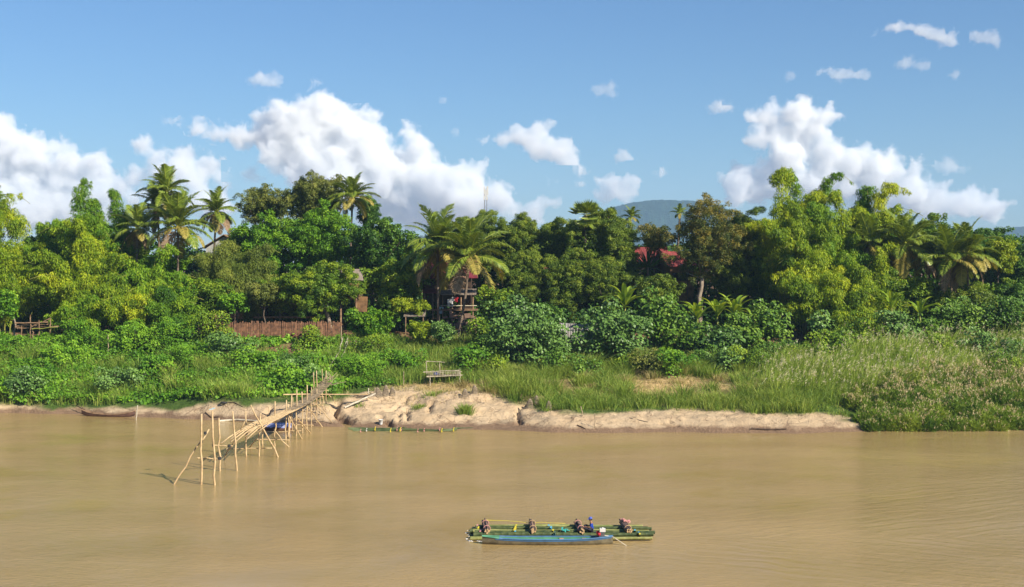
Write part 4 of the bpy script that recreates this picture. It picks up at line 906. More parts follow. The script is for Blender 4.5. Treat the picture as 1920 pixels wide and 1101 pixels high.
grassfield('dry_straw', 'dry straw coloured grass on the flat above the sand', 'dry_grass', 'grass',
    lambda px, py, x, y: (np.clip(np.exp(-((px - 1290) / 140) ** 2 - ((py - 718) / 15) ** 2) + np.exp(-((px - 860) / 110) ** 2 - ((py - 730) / 14) ** 2) + .8 * np.exp(-((px - 1150) / 110) ** 2 - ((py - 738) / 12) ** 2) + .5 * np.exp(-((px - 780) / 40) ** 2 - ((py - 750) / 12) ** 2) + .05 * (1 - sandm(px, py)), 0, 1), .8),
    9000, 122, 150, -25, 45, .5, .045, (0, -.1), .8, 24, per=8)
grassfield('silver_grass', 'leaning silver plumed grass above the reeds', 'silver_leaf', 'grass',
    lambda px, py, x, y: (np.clip(box_(px, py, 1440, 1800, 690, 745, 60) + .6 * box_(px, py, 1580, 1990, 640, 710, 50), 0, 1), .5 + .9 * fbm(x * .2, y * .3, 5, 3)),
    11000, 122, 156, 24, 82, 2.4, .05, (.75, -.05), .35, 25, per=9, plume=('silver_plumes', 'pale silver seed plumes leaning over the grass', 'plume', .10, .26, .05))
# reed bushes: domed clumps of narrow blades crowned with tan plumes
rng = np.random.default_rng(26); mb, pb = MB(), MB(); cs = []
for _ in range(6000):
    x_, y_ = rng.uniform(32, 92), rng.uniform(122.6, 144); z_ = float(gz(x_, y_, False)); px_ = pxof(x_, y_); py_ = pyof(y_, z_)
    lo_ = np.interp(px_, [1560, 1600, 1700, 1800, 2000], [775, 740, 718, 716, 726])
    if px_ < 1545 + max(0, py_ - 735) * .95 + 30 * vnoise(y_ * .3, x_ * .1, 4) or py_ < lo_ or py_ > 812: continue
    if any((x_ - c[0]) ** 2 + (y_ - c[1]) ** 2 < 1.05 ** 2 for c in cs): continue
    cs.append((x_, y_, z_))
for x_, y_, z_ in cs:
    front = sstep(130, 124, y_); R_ = np.array([rng.uniform(.9, 1.6), rng.uniform(.9, 1.4), rng.uniform(1.3, 3.0) * (1 - .25 * front)]) * (.42 + .58 * sstep(1560, 1720, pxof(x_, y_))); N = 1500
    dd = rdir(rng, N, .55); dd[:, 2] = np.abs(dd[:, 2]) - .12; lump = 1 + .2 * np.sin(dd[:, :1] * 8 + x_) * np.cos(dd[:, 1:2] * 7 + y_)
    p_ = np.array([x_, y_, z_]) + dd * R_ * lump * rng.uniform(.45, 1.0, N)[:, None]
    a_ = nrm(dd * .6 + rng.normal(size=(N, 3)) * .45 + np.array([.12, -.1, .45])); mb.leaves(p_, a_, rdir(rng, N, .4), rng.uniform(.3, .7, N), .06, np.clip(.48 + .24 * rng.normal() + .15 * rng.normal(size=N), 0, 1), .15)
    K = int(rng.uniform(20, 70) * (1 - .45 * front)); dd = rdir(rng, K, .9); dd[:, 2] = np.abs(dd[:, 2]); q = np.array([x_, y_, z_]) + dd * R_ * rng.uniform(.98, 1.18, K)[:, None]
    q = np.repeat(q, 5, 0) + rng.normal(size=(K * 5, 3)) * np.array([.05, .05, .09]); pb.leaves(q, rng.normal(size=(K * 5, 3)) * .35 + np.array([.3, 0, 1.]), rdir(rng, K * 5), .2, .06, rng.uniform(.1, .95, K * 5))
tag(mb.build('reed_bed', M['grass_dark']), 'dark green reed bushes overhanging the water at the right', 'reeds', kind='stuff')
tag(pb.build('reed_plumes', M['reed_tan']), 'tan reed plumes dotting the reed bushes', 'seed heads', kind='stuff')

# woodland behind the named trees: reads as one mass
rng = np.random.default_rng(77); N = 120000
x = rng.uniform(-92, 92, N); y = 178 + rng.uniform(0, 1, N) * 12; px = pxof(x, y)
tl = np.interp(px, [-200, 0, 100, 250, 420, 450, 700, 760, 900, 1000, 1170, 1190, 1290, 1320, 1400, 1700, 1800, 1900, 2200], [440, 450, 430, 440, 470, 440, 425, 445, 440, 430, 425, 456, 456, 430, 420, 420, 440, 440, 430])
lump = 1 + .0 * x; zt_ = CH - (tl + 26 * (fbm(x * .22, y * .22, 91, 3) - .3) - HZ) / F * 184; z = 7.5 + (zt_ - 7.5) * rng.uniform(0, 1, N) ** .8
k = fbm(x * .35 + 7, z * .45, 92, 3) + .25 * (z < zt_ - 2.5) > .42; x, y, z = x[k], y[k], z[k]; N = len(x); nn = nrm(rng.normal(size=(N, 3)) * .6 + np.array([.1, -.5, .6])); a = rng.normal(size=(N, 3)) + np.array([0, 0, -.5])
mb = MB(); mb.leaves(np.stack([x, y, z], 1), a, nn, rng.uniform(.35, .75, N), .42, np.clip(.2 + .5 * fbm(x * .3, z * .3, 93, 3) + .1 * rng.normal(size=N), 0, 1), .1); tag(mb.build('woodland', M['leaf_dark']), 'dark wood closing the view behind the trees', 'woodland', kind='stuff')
# bushes under the trees
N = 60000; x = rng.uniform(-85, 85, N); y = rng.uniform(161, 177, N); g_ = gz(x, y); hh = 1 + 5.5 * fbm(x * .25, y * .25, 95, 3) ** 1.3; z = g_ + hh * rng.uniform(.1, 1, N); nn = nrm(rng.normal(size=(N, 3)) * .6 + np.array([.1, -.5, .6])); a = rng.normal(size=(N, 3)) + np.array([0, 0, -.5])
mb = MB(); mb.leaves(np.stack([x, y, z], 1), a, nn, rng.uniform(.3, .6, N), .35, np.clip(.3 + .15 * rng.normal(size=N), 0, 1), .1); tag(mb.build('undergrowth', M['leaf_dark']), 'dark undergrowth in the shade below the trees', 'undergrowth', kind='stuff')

def tussock(label, px, py, h, n, tuft, seed):
    g_ = G(px, py); rng = np.random.default_rng(seed); fx, fy = rng.normal(size=n), rng.normal(size=n); mb = MB(); x_, y_ = g_.x + fx * tuft, g_.y + fy * tuft * .7
    blades(mb, rng, x_, y_, gz(x_, y_), h, .05, (.12, -.1), .4, .5, .2, np.stack([fx, fy, 0 * fx], 1) * .35); tag(mb.build('grass_tuft', M['grass'], loc=g_), label, 'grass tuft', 'grass tufts on the sand')
tussock('round green grass tuft alone on the pale sand', 873, 776, .95, 420, .36, 1); tussock('thin grass tuft on the sand left of the lone round tuft', 785, 766, .45, 160, .4, 2); tussock('small grass tuft on the sand beside the slanting pole', 672, 763, .35, 90, .35, 3); tussock('low dry tuft at the top of the sand below the landing', 812, 742, .5, 200, .6, 4)
# ------------------------------------------------------------------ objects
M['bamboo_landing'] = simple('bamboo_landing', (.50, .44, .33), (.28, .23, .16), 3, .7)
M['roof_red'] = simple('roof_red', (.20, .030, .045), (.12, .02, .03), 1.5, .55)
M['roof_red_bright'] = simple('roof_red_bright', (.30, .06, .055), (.17, .035, .033), 2.5, .7)
M['thatch'] = simple('thatch', (.30, .25, .20), (.14, .11, .09), 2.5, .95, stretch=(3, .5, 3))
M['wall_ochre'] = simple('wall_ochre', (.36, .20, .09), (.16, .09, .045), 1.5, .8)
M['white_paint'] = simple('white_paint', (.75, .75, .73), (.6, .6, .58), 2, .6)
M['iron_sheet'] = simple('iron_sheet', (.48, .46, .44), (.30, .27, .25), 1.2, .55)
M['palings'] = simple('palings', (.25, .125, .065), (.08, .042, .025), 2.5, .85)
M['rubble'] = simple('rubble', (.34, .22, .16), (.16, .10, .08), 1.3, .9, bump=.5)
M['steel'] = simple('steel', (.25, .26, .28), (.15, .15, .17), 2, .4, metal=.6)
M['blue_paint'] = simple('blue_paint', (.07, .18, .36), (.06, .13, .24), 2, .45)
M['green_paint'] = simple('green_paint', (.09, .28, .17), (.06, .2, .12), 2, .5)
M['hull'] = simple('hull', (.22, .19, .12), (.11, .095, .06), 2.5, .6)
M['hull_brown'] = simple('hull_brown', (.20, .11, .085), (.10, .055, .045), 2.5, .7)
M['tan_board'] = simple('tan_board', (.50, .36, .22), (.35, .24, .14), 2, .7)
M['rubber'] = simple('rubber', (.03, .03, .03), (.02, .02, .02), 2, .7)
def cloth(nm, c): M[nm] = simple(nm, c, tuple(k * .8 for k in c), 4, .8)
for nm, c in dict(yellow=(.75, .62, .05), pink=(.70, .33, .30), cyan=(.10, .42, .62), shirt_blue=(.012, .05, .34), cap_blue=(.09, .14, .55), trousers=(.035, .035, .05), red=(.55, .03, .04), white=(.75, .74, .72), skin=(.30, .15, .085), hair=(.02, .016, .014), turquoise=(.06, .45, .40), stick_brown=(.27, .17, .13), stick_end=(.62, .42, .22), light_blue=(.42, .62, .72), orange=(.7, .25, .05), trap=(.34, .27, .19)).items(): cloth(nm, c)
m_ = simple('blue_tarp', (.05, .08, .36), (.45, .48, .62), 2.2, .5); M['blue_tarp'] = m_

def pole(mb, a, b, r=.05, wob=.03, seed=0, taper=.8, n=7, tint=.3):
    rg = np.random.default_rng(abs(int(seed * 13 + a[0] * 31 + b[2] * 17)) + 1); a = np.array(list(a)); b = np.array(list(b)); m = 8
    t = np.linspace(0, 1, m)[:, None]; p = a + (b - a) * t + rg.normal(size=(m, 3)) * wob * np.sin(t * pi) ; r_ = np.linspace(r, r * taper, m)
    mb.tube(p, r_, n, tint)
    return mb
def onwater(px, py): return P(px, py, 0)
# ---- the broken bamboo footbridge
br = thing('bamboo_footbridge', 'broken bamboo footbridge with leaning posts reaching from the sand into the river', 'bridge', (-22, 108, 0))
def bpart(name, a, b, r, mat='bamboo_dry', sub=.0, wob=.05, label=None):
    mb = MB(); pole(mb, a, b, r, wob); o_ = mb.build(name, M[mat], br)
    return o_
def vpost(px, y0, px1, y1, r=.085, below=1.2, mat='bamboo_dry'):
    """upright standing in the water at (px1,y1) whose top shows at (px,y0)"""
    b = onwater(px1, y1); t = Q(px, y0, b.y + .1); d = (b - t).normalized(); return bpart('post', b + d * below, t, r, mat)
for a in [(378, 776, 377.6, 908), (398, 771, 403.3, 909.7), (410.5, 784, 412.4, 883), (436, 771, 444.4, 882.7)]: vpost(*a, r=.09)
for a in [(460.7, 771, 462, 856), (488, 775, 487, 856), (515.7, 752.6, 515.7, 836.6), (492.5, 784, 492.5, 836.6), (537, 750, 535.5, 826), (541, 758, 540.5, 822), (556.5, 730, 555.4, 817), (547, 741, 543, 820), (566, 734.5, 568, 812), (575.8, 722, 575.4, 806)]: vpost(*a, r=.075)
def gpost(px, y0, d, yb, r=.06, mat='bamboo_dry', px1=None, nm='post'):
    t = Q(px, y0, d); b = Q(px1 or px, yb, d); g_ = float(gz(b.x, b.y)); b.z = min(b.z, g_) - .3 if yb > 700 else b.z; return bpart(nm, b, t, r, mat)
for a in [(583.8, 726.5, 126, 790, .06), (594, 729, 127, 775, .05), (588, 698, 129.5, 760, .055), (593.5, 695, 130, 758, .06), (611.5, 695, 131.5, 748, .06), (604, 692, 133, 730, .05), (606, 740, 130, 760, .05), (549, 745, 121, 800, .05), (600, 742, 128.5, 768, .045)]: gpost(*a)
# sloping braces
def brace(px0, y0, d0, px1, y1, d1=None, r=.06, wob=.05):
    a = Q(px0, y0, d0); b = onwater(px1, y1) if d1 is None else Q(px1, y1, d1); d = (b - a).normalized()
    bpart('brace', b + d * (.8 if d1 is None else .3), a, r, wob=wob)
brace(392, 805, 94.5, 326.8, 907.7, r=.075); brace(470, 759.5, 106, 522, 857, r=.075); brace(459, 791, 105, 421.5, 856, r=.065)
brace(514.5, 806, 112.5, 539.5, 838); brace(541.8, 780, 116, 566, 822.6); brace(557.7, 783, 119, 581.5, 812); brace(577.4, 763, 124, 601.5, 797, 125.5, .055)
brace(587.9, 752.6, 127, 619.6, 789, 126.5, .055); brace(597, 750, 129, 608, 768, 128.5, .05); brace(481, 823, 107, 469, 838, r=.055); brace(614, 738, 131, 626, 752, 131, .05); brace(560, 790, 119, 574, 808, r=.045)
# cross bars of the trestles
def bar(px0, y0, px1, y1, d, r=.05, nm='crossbar'): bpart(nm, Q(px0, y0, d), Q(px1, y1, d), r, wob=.03)
for a in [(370, 859, 412.5, 861.5, 94), (401, 835, 437, 836.5, 98.5), (422, 842, 510, 840.5, 107), (481, 823.5, 543, 825.5, 112.8), (498, 810, 565, 808, 119.7), (549, 797, 588, 797.5, 121.5), (545, 786, 580, 785, 122.5), (558, 772, 590, 771, 124), (570, 760, 600, 759, 126.5), (580, 745, 607, 744, 129), (590, 733, 616, 732, 131), (480, 790, 520, 789, 113), (452, 811, 470, 810, 106.5)]: bar(*a)
# rope lashings
mb = MB()
for px, py, d in [(377.6, 828, 94), (385, 812, 94.3), (400, 835, 98), (412, 860, 94), (462, 812, 106.8), (487, 805, 107), (516, 785, 112.8), (541, 775, 116), (556, 768, 119.8), (576, 757, 124), (487, 790, 107), (430, 836, 98.5)]:
    c = Q(px, py, d - .02); mb.tube([c + Vector((0, 0, -.1)), c + Vector((0, 0, .1))], .115, 8, .6)
mb.build('lashing', M['rubber'], br)
# deck: centre line, then lengthwise poles over it
DK = [(438, 834, 102), (452, 821, 103.5), (470, 807, 105.5), (492, 794, 108), (520, 782, 112.8), (545, 770, 117), (560, 763, 120), (578, 752, 124), (592, 740, 127.5), (604, 727, 130), (612, 719, 132)]
dk = np.array([list(Q(*a)) for a in DK]); sarc = np.concatenate([[0], np.cumsum(np.linalg.norm(np.diff(dk, axis=0), axis=1))]); SL = sarc[-1]
def dpt(s_, off=0., dz=0.): return np.array([np.interp(s_, sarc, dk[:, k]) for k in range(3)]) + np.array([off, 0, dz])
rng = np.random.default_rng(5)
for off, s0, s1 in [(-.55, .0, .55), (-.36, .9, .6), (-.2, 0.3, .5), (0, .1, .62), (.18, 1.8, .5), (.36, .9, .58), (.55, 3, .62), (.08, 2.8, .5), (-.45, 3.5, .6)]:
    mb = MB(); ss = np.linspace(s0, SL * s1, 12); pts = [dpt(q, off * (1 + .9 * max(0, 1 - q / (SL * .35))) + rng.normal() * .02, .05 + rng.uniform(0, .05)) for q in ss]; mb.tube(pts, .06, 6, .1); mb.build('deck_pole', M['bamboo_dry'], br)
mb = MB()      # split bamboo mat on the upper part
ss = np.arange(SL * .50, SL, .13)
for q in ss:
    c = dpt(q, rng.normal() * .04, .14 + rng.uniform(-.02, .03)); tl = rng.normal() * .06
    mb.box(c, (1.25 + rng.uniform(-.15, .2), .10, .02), rz=rng.normal() * .08, ry=tl, tint=rng.uniform(0, .9))
for off in (-.5, -.25, 0, .25, .5): mb.tube([dpt(q, off, .04) for q in np.linspace(SL * .42, SL, 10)], .055, 6, .4)
mb.build('deck_mat', M['bamboo_old'], br)
# loose mat tangle at the upper end
mb = MB()
for k in range(26):
    a = dpt(SL, rng.uniform(-.7, .7), rng.uniform(-.1, .5)) + np.array([0, rng.uniform(-1.2, .6), 0]); pole(mb, a, a + rng.normal(size=3) * np.array([.5, .5, .35]) + np.array([.4, .3, .3]), .03, .01, k, n=5, tint=rng.random())
mb.build('broken_end', M['bamboo_old'], br)
# long plank and props
t = thing('bamboo_plank', 'long pale bamboo plank laid across the bridge end onto the sand', 'plank', Q(610, 738, 129.5)); mb = MB()
for k in range(4): pole(mb, Q(531 + k * 6, 740 - .2 * k, 128.6 + .12 * k), Q(690 - k * 5, 739.5, 131.2 + .12 * k), .06, .02, k)
mb.build('bundled_poles', M['bamboo_dry'], t)
def single(name, label, cat, pts, r, mat, group=None, wob=.03):
    mb = MB()
    for a, b in zip(pts[:-1], pts[1:]): pole(mb, a, b, r, wob)
    return tag(mb.build(name, M[mat], loc=pts[0]), label, cat, group)
a = G(646, 768); single('bamboo_pole', 'stout bamboo pole slanting down the sand right of the bridge', 'pole', [a + Vector((0, 0, .1)), Q(704, 738, 132) + Vector((0, 0, .0))], .11, 'bamboo_pale')
# handrails up the path
t = thing('ladder_path_rail', 'crooked grey handrails climbing the bank above the bridge', 'handrail', G(625, 700))
for pts in [[(611, 712), (625, 703), (634, 680), (646, 660), (652, 640)], [(601, 708), (609, 705)], [(618, 688), (637, 658), (643, 632)], [(606, 712), (605, 690)], [(628, 715), (629, 690)], [(620, 700), (628, 685)]]:
    mb = MB(); w3 = []
    for a_, b_ in pts:
        q = G(a_, min(b_ + 14, 700)); w3.append(Q(a_, b_, q.y))
    for u, v in zip(w3[:-1], w3[1:]): pole(mb, u, v, .055, .04)
    mb.build('rail', M['bamboo_pale'], t)
t = thing('wooden_ladder', 'steep wooden steps between two poles at the top of the path', 'ladder', G(645, 655))
mb = MB(); A, B_, C_, D_ = Q(640, 668, 148.5), Q(652, 634, 151.5), Q(648, 672, 148.5), Q(660, 640, 151.5)
pole(mb, A, B_, .06); pole(mb, C_, D_, .06); mb.build('side_pole', M['bamboo_pale'], t)
mb = MB()
for k in range(9): u = (k + .5) / 9; pole(mb, A.lerp(B_, u), C_.lerp(D_, u), .045)
mb.build('rung', M['wood'], t)
SG = 'bamboo stakes planted along the bank'
def stake(label, px, y0, y1, r=.05, mat='bamboo_old', px0=None, water=False):
    g_ = onwater(px, y1) if water else G(px, y1); return single('bamboo_stake', label, 'stake', [Vector((g_.x, g_.y, g_.z - .4)), Q(px0 or px, y0, g_.y)], r, mat, SG)
stake('tall brown stake alone on the green left slope', 203, 628, 675, .07); stake('thin stake in the grass right of the ladder path', 757, 696, 722, .05); stake('leaning stake on the sand below the tall green grass', 1093, 762, 783, .06, px0=1089)
stake('upright stake at the water edge below the tall green grass', 1115, 775, 803, .05); stake('crooked stake at the stern of the dugout boat', 255, 760, 788, .06, 'bamboo_pale', px0=258, water=True)
for k, (px, y0, y1, w_) in enumerate([(667, 637, 656, 'first'), (682, 640, 655, 'second'), (640, 612, 650, 'third')]):
    stake(['dark stake under the trees by the red soil path', 'short dark stake beside the soil path', 'tall thin stake behind the ladder'][k], px, y0, y1, .07)
stake('short pale post at the head of the sand beside the fish traps', 691, 728, 742, .07, 'bamboo_pale'); stake('short brown post standing between the basket fish traps', 703, 727, 740, .08)

# ---- basket fish traps
FG = 'cone shaped fish traps standing on the bank'
def trap(label, px, yt, yb, r=.32, tilt=0.):
    g_ = G(px, yb); h = (yb - yt) * g_.y / F * .97; t = thing('fish_trap', label, 'fish trap', g_, FG, 0)
    t.rotation_euler = (0, tilt, 0)
    mb = MB(); n_ = 16
    for k in range(n_):
        th = k * 2 * pi / n_; mb.tube([(r * math.cos(th) * f_, r * math.sin(th) * f_, z_ * h) for f_, z_ in ((1, 0), (1.02, .3), (.8, .65), (.4, .9), (.08, 1.02))], .022, 4, random.Random(k).random())
    mb.build('cage', M['trap'], t, world=False)
    mb = MB()
    for f_, z_ in ((1.03, .05), (1.05, .28), (.95, .48), (.74, .7), (.42, .88)):
        th = np.linspace(0, 2 * pi, 17); mb.tube(np.stack([r * f_ * np.cos(th), r * f_ * np.sin(th), 0 * th + z_ * h], 1), .018, 4, .3, cap=False)
    mb.build('hoop', M['trap'], t, world=False)
trap('leaning fish trap at the left of the three by the pale post', 711, 727, 747, .34, -.2); trap('middle fish trap of the three by the pale post', 723, 724, 744, .3, .05); trap('right fish trap of the three by the pale post', 736, 725, 742, .3, 0)
trap('fish trap in the dry grass below the white bamboo landing', 871, 727, 744, .3, .1); trap('smaller fish trap right of the one below the landing', 890, 726, 741, .27, 0)
trap('fish trap beside the dark crack in the sand', 993, 750, 768, .34, .05); trap('pointed fish trap behind the tall green grass', 1006, 745, 762, .26, 0); trap('fish trap standing in front of the tall green grass', 1029, 753, 771, .3, 0)

# ---- small things on the sand
g_ = G(714, 797); t = thing('plastic_bucket', 'white square bucket on the wet mud above the moored raft', 'bucket', g_); mb = MB(); s4 = .24
mb.lathe(g_ + Vector((0, 0, 0)), [(.17, 0), (.24, .46), (.26, .47), (.26, .50), (.22, .50), (.15, .03), (.01, .03)], 10); mb.build('pail', M['white_paint'], t)
mb = MB(); th = np.linspace(0, pi, 9); mb.tube(np.stack([.24 * np.cos(th), 0 * th, .5 + .12 * np.sin(th)], 1) + np.array(list(g_)), .012, 5); mb.build('handle', M['steel'], t)
g_ = G(420, 757); mb = MB(); th = np.linspace(0, 2 * pi, 17); mb.tube(np.stack([.3 * np.cos(th), .3 * np.sin(th), 0 * th + .1], 1) + np.array(list(g_)), .1, 8, cap=False); tag(mb.build('old_tyre', M['rubber'], loc=g_), 'black tyre lying on the pale sand mound at the left', 'tyre')
c = Q(397.5, 767, 95.1); mb = MB(); mb.box(c, (.42, .2, .05), ry=-.25, rz=.3); mb.box(c + Vector((.12, 0, .06)), (.22, .16, .04), ry=-.1); tag(mb.build('plastic_sheet', M['light_blue'], loc=c), 'scrap of light blue plastic caught on top of a bridge post', 'plastic scrap')
def logs(label, pts, r, mat, cat='driftwood'):
    mb = MB(); w3 = [G(*p) + Vector((0, 0, r)) for p in pts]; mb.tube(w3, np.linspace(r, r * .5, len(w3)), 7, .3); return tag(mb.build('driftwood', M[mat], loc=w3[0]), label, cat, 'driftwood on the sand')
logs('dark branch running off the left sand mound', [(420, 755), (440, 756), (455, 765)], .06, 'wood_dark'); logs('pale trunk lying at the water behind the front posts', [(413, 792), (445, 790), (480, 792), (500, 795)], .12, 'bamboo_pale')
logs('grey branch on the strip of sand at the right', [(1180, 785), (1200, 791), (1215, 793)], .05, 'bark'); logs('dark log by the water at the right end of the sand', [(1408, 806), (1440, 808), (1475, 807)], .10, 'wood_dark'); logs('dark branch at the mud edge in the middle', [(1082, 800), (1092, 803), (1098, 806)], .06, 'wood_dark')
logs('crooked root in the mud under the left sand mound', [(385, 776), (395, 784), (410, 783)], .08, 'wood_dark')
g_ = G(672, 747); mb = MB(); rng = np.random.default_rng(9)
for k in range(22): a = np.array(list(g_)) + rng.normal(size=3) * np.array([.6, .25, .05]) + np.array([0, 0, .15]); pole(mb, a, a + np.array([rng.uniform(.6, 1.5), rng.normal() * .2, rng.uniform(-.05, .2)]), .035, .02, k, n=5, tint=rng.random())
tag(mb.build('broken_mat', M['bark_pale'], loc=g_), 'heap of broken grey bamboo matting under the long plank', 'matting')

# ---- white bamboo landing stage
d = G(835, 722).y; t = thing('bamboo_landing', 'pale bamboo landing stage with slatted side on the green slope', 'landing stage', Q(830, 720, d))
def lb(nm, a, b, r=.045, dd=0, mat='bamboo_landing'):
    mb = MB(); pole(mb, Q(a[0], a[1], d + dd), Q(b[0], b[1], d + dd), r, .02); mb.build(nm, M[mat], t)
for px_, y0 in ((799, 677), (824, 680)): lb('post', (px_, y0), (px_ + 1, 702), .055)
for px_, y0 in ((862, 691), (806, 706)): lb('post', (px_, y0), (px_ + .5, 726), .07)
lb('post', (808, 700), (808, 724), .05, 1.4); lb('post', (860, 698), (860, 722), .05, 1.4); lb('rail', (799, 677.5), (834, 679.5)); lb('rail', (794, 698), (861, 694.5), .06); lb('rail', (800, 707), (867, 703.5), .07); lb('rail', (800, 700), (866, 697), .05, 1.4)
for k, px_ in enumerate(list(np.linspace(804, 860, 19))): lb('baluster', (px_ + (k % 3) * .6, 695.5 - (k % 4) * .6), (px_, 706.5), .03)
mb = MB()
for k in range(22): a = Q(801 + k * 2.9, 705.5 - k * .15, d); mb.box((a.x, a.y + .75, a.z + .02), (.12, 1.5, .04), tint=(k * 37 % 10) / 10)
mb.build('deck', M['bamboo_old'], t)
c = Q(818, 702, d + .3); mb = MB(); mb.lathe(c + Vector((0, 0, -.15)), [(.01, 0), (.22, .02), (.3, .2), (.2, .36), (.05, .4)], 9, sx=1.4); tag(mb.build('blue_sack', M['blue_tarp'], loc=c), 'blue and white sack lying on the bamboo landing stage', 'sack')

# ---- plank landing at the left
d = 152.; t = thing('log_platform', 'rough platform of old logs under the bamboo at the left edge', 'platform', Q(65, 628, d))
def lp(nm, a, b, r=.07, dd=0, mat='wood'):
    mb = MB(); pole(mb, Q(a[0], a[1], d + dd), Q(b[0], b[1], d + dd), r, .05); mb.build(nm, M[mat], t)
for a, b in [((57, 590), (57, 640)), ((73, 600), (73, 634)), ((94, 595), (94, 625)), ((61, 618), (61, 642)), ((40, 610), (40, 640))]: lp('post', a, b, .08)
for k, (a, b) in enumerate([((28, 606), (90, 604)), ((30, 611), (96, 608)), ((33, 616), (110, 612)), ((28, 614), (75, 617)), ((60, 612), (95, 597))]): lp('log', a, b, .10, k * .25)
lp('log', (60, 617), (108, 613), .07, -.2, 'yellow_pole') if 'yellow_pole' in M else lp('log', (60, 617), (108, 613), .07, -.2, 'culm')

# ---- palisade fence and the shed behind it
d = 153.2; t = thing('palisade_fence', 'weathered brown wooden palisade fence above the left slope', 'fence', Q(505, 640, d)); mb = MB(); rng = np.random.default_rng(4); x0, x1 = Q(372, 600, d).x, Q(642, 600, d).x; x_ = x0
zt = Q(0, 603, d).z
while x_ < x1:
    w_ = rng.uniform(.08, .17); yy = d + .15 * math.sin(x_ * .8); g0 = float(gz(x_, yy)); mb.tube([(x_, yy, g0 - .2), (x_ + rng.normal() * .03, yy + rng.normal() * .02, zt + rng.uniform(-.22, .12))], [w_ * .55, w_ * .5], 6, rng.random()); x_ += w_ * 1.06
mb.build('palings', M['palings'], t)
for z_ in (.7, 2.0): mb = MB(); mb.box(((x0 + x1) / 2, d + .28, 7.1 + z_), (x1 - x0, .08, .1)); mb.build('rail', M['wood'], t)
d = 161.; t = thing('open_shed', 'dark open shed behind the palisade fence under the trees', 'shed', Q(480, 640, d)); xa, xb = Q(365, 0, d).x, Q(612, 0, d).x; zr = Q(0, 556, d).z
mb = MB(); 
for k in range(30): mb.box((xa + (k + .5) * (xb - xa) / 30, d + 1.2, zr + .45 + .03 * (k % 2)), ((xb - xa) / 30 * .98, 6.4, .05), rx=.16, tint=(k * 7 % 10) / 10)
mb.build('roof', M['thatch'], t)
mb = MB(); mb.box(((xa + xb) / 2, d + 4.2, 9.6), (xb - xa, .1, 5)); mb.build('back_wall', M['wood_dark'], t)
for k in range(7):
    mb = MB(); x_ = xa + .3 + k * (xb - xa - .6) / 6; mb.tube([(x_, d - 1.4, 7), (x_, d - 1.4, zr + .05)], .09, 6, .3); mb.build('post', M['wood'], t)
mb = MB(); mb.box((Q(420, 0, d).x, d - 1.3, 9.9), (5.5, .12, .8)); mb.build('board', M['wood'], t)
mb = MB(); mb.box((Q(540, 0, d).x, d - 1.3, 9.7), (8.5, .12, .25)); mb.build('board', M['wood'], t)

# ---- thatched hut
def gable(mb, cx, cy_, z, L, Wd, h, over=.3, th=.1, rz=0., tint=None, ribs=0):
    """two roof slopes, ridge along local x"""
    for s_ in (-1, 1):
        sl_ = math.hypot(Wd / 2 + over, h); an = math.atan2(h, Wd / 2 + over)
        n_ = max(1, ribs)
        for k in range(n_):
            lx = -L / 2 - over + (k + .5) * (L + 2 * over) / n_; ly = s_ * (Wd / 2 + over) / 2
            c = (cx + lx * math.cos(rz) - ly * math.sin(rz), cy_ + lx * math.sin(rz) + ly * math.cos(rz), z + h / 2 + (.015 if k % 2 else 0))
            mb.box(c, ((L + 2 * over) / n_ * .995, sl_, th), rz=rz, rx=-s_ * an, tint=(k * 37 % 10) / 14 if tint is None else tint)
d = 160.; c = Q(655, 530, d); t = thing('thatched_hut', 'small hut with grey thatched roof and ochre wall high among the trees', 'hut', (c.x, d, 7)); rz = .35
mb = MB(); gable(mb, c.x, d, Q(0, 526, d).z, 2.4, 2.2, 1.45, .35, .1, rz, ribs=9); mb.build('roof', M['thatch'], t)
mb = MB(); mb.box((c.x, d, Q(0, 543, d).z), (2.3, 2.0, 2.5), rz=rz); mb.build('wall', M['wall_ochre'], t)
mb = MB(); mb.box((c.x + .25, d - 1.12, Q(0, 545, d).z), (.7, .3, 1.5), rz=rz); mb.build('doorway', M['wood_dark'], t)
for sx, sy in ((-1, -1), (1, -1), (-1, 1), (1, 1)): mb = MB(); mb.tube([(c.x + sx, d + sy * .8, 7), (c.x + sx, d + sy * .8, 12.2)], .12, 6, .3); mb.build('stilt', M['wood'], t)
mb = MB(); mb.box((c.x + 1.6, d - .6, Q(0, 570, d).z), (1.6, .25, 2.0), ry=.05, rz=-.1); mb.build('clay_wall', M['wall_ochre'], t)

# ---- stilt house with maroon roof
d = 164.; t = thing('stilt_house', 'wooden stilt house with maroon roof behind the two large palms', 'house', Q(840, 640, d)); X_ = lambda px: Q(px, 0, d).x; Zz = lambda py: Q(0, py, d).z
mb = MB(); gable(mb, X_(838), d + 2.5, Zz(522), 7.0, 5.4, 2.4, .5, .08, .05, ribs=18); mb.build('roof', M['roof_red'], t)
mb = MB(); mb.box((X_(838), d + 2.2, Zz(550)), (6.4, 4.6, 4.6)); mb.build('wall', M['wood_dark'], t)
for px_ in (822, 846, 866):
    mb = MB(); mb.box((X_(px_), d - .14, Zz(543)), (1.0, .1, 1.1)); w_ = mb.build('window', M['wood'], t); mb = MB(); mb.box((X_(px_), d - .22, Zz(543)), (.7, .06, .8)); mb.build('shutter', M['rubber'], w_)
mb = MB()
for k in range(16): mb.box((X_(829) + k * .3, d - 1.6, Zz(547) + .02 * (k % 2)), (.3, 2.6, .06), rx=.28, tint=(k * 3 % 10) / 10)
mb.build('porch_roof', M['thatch'], t)
mb = MB()
for k in range(7): mb.box((X_(797) + k * .33, d - 1.4, Zz(545) + .02 * (k % 2)), (.33, 1.8, .06), rx=.3)
mb.build('side_roof', M['roof_red'], t)
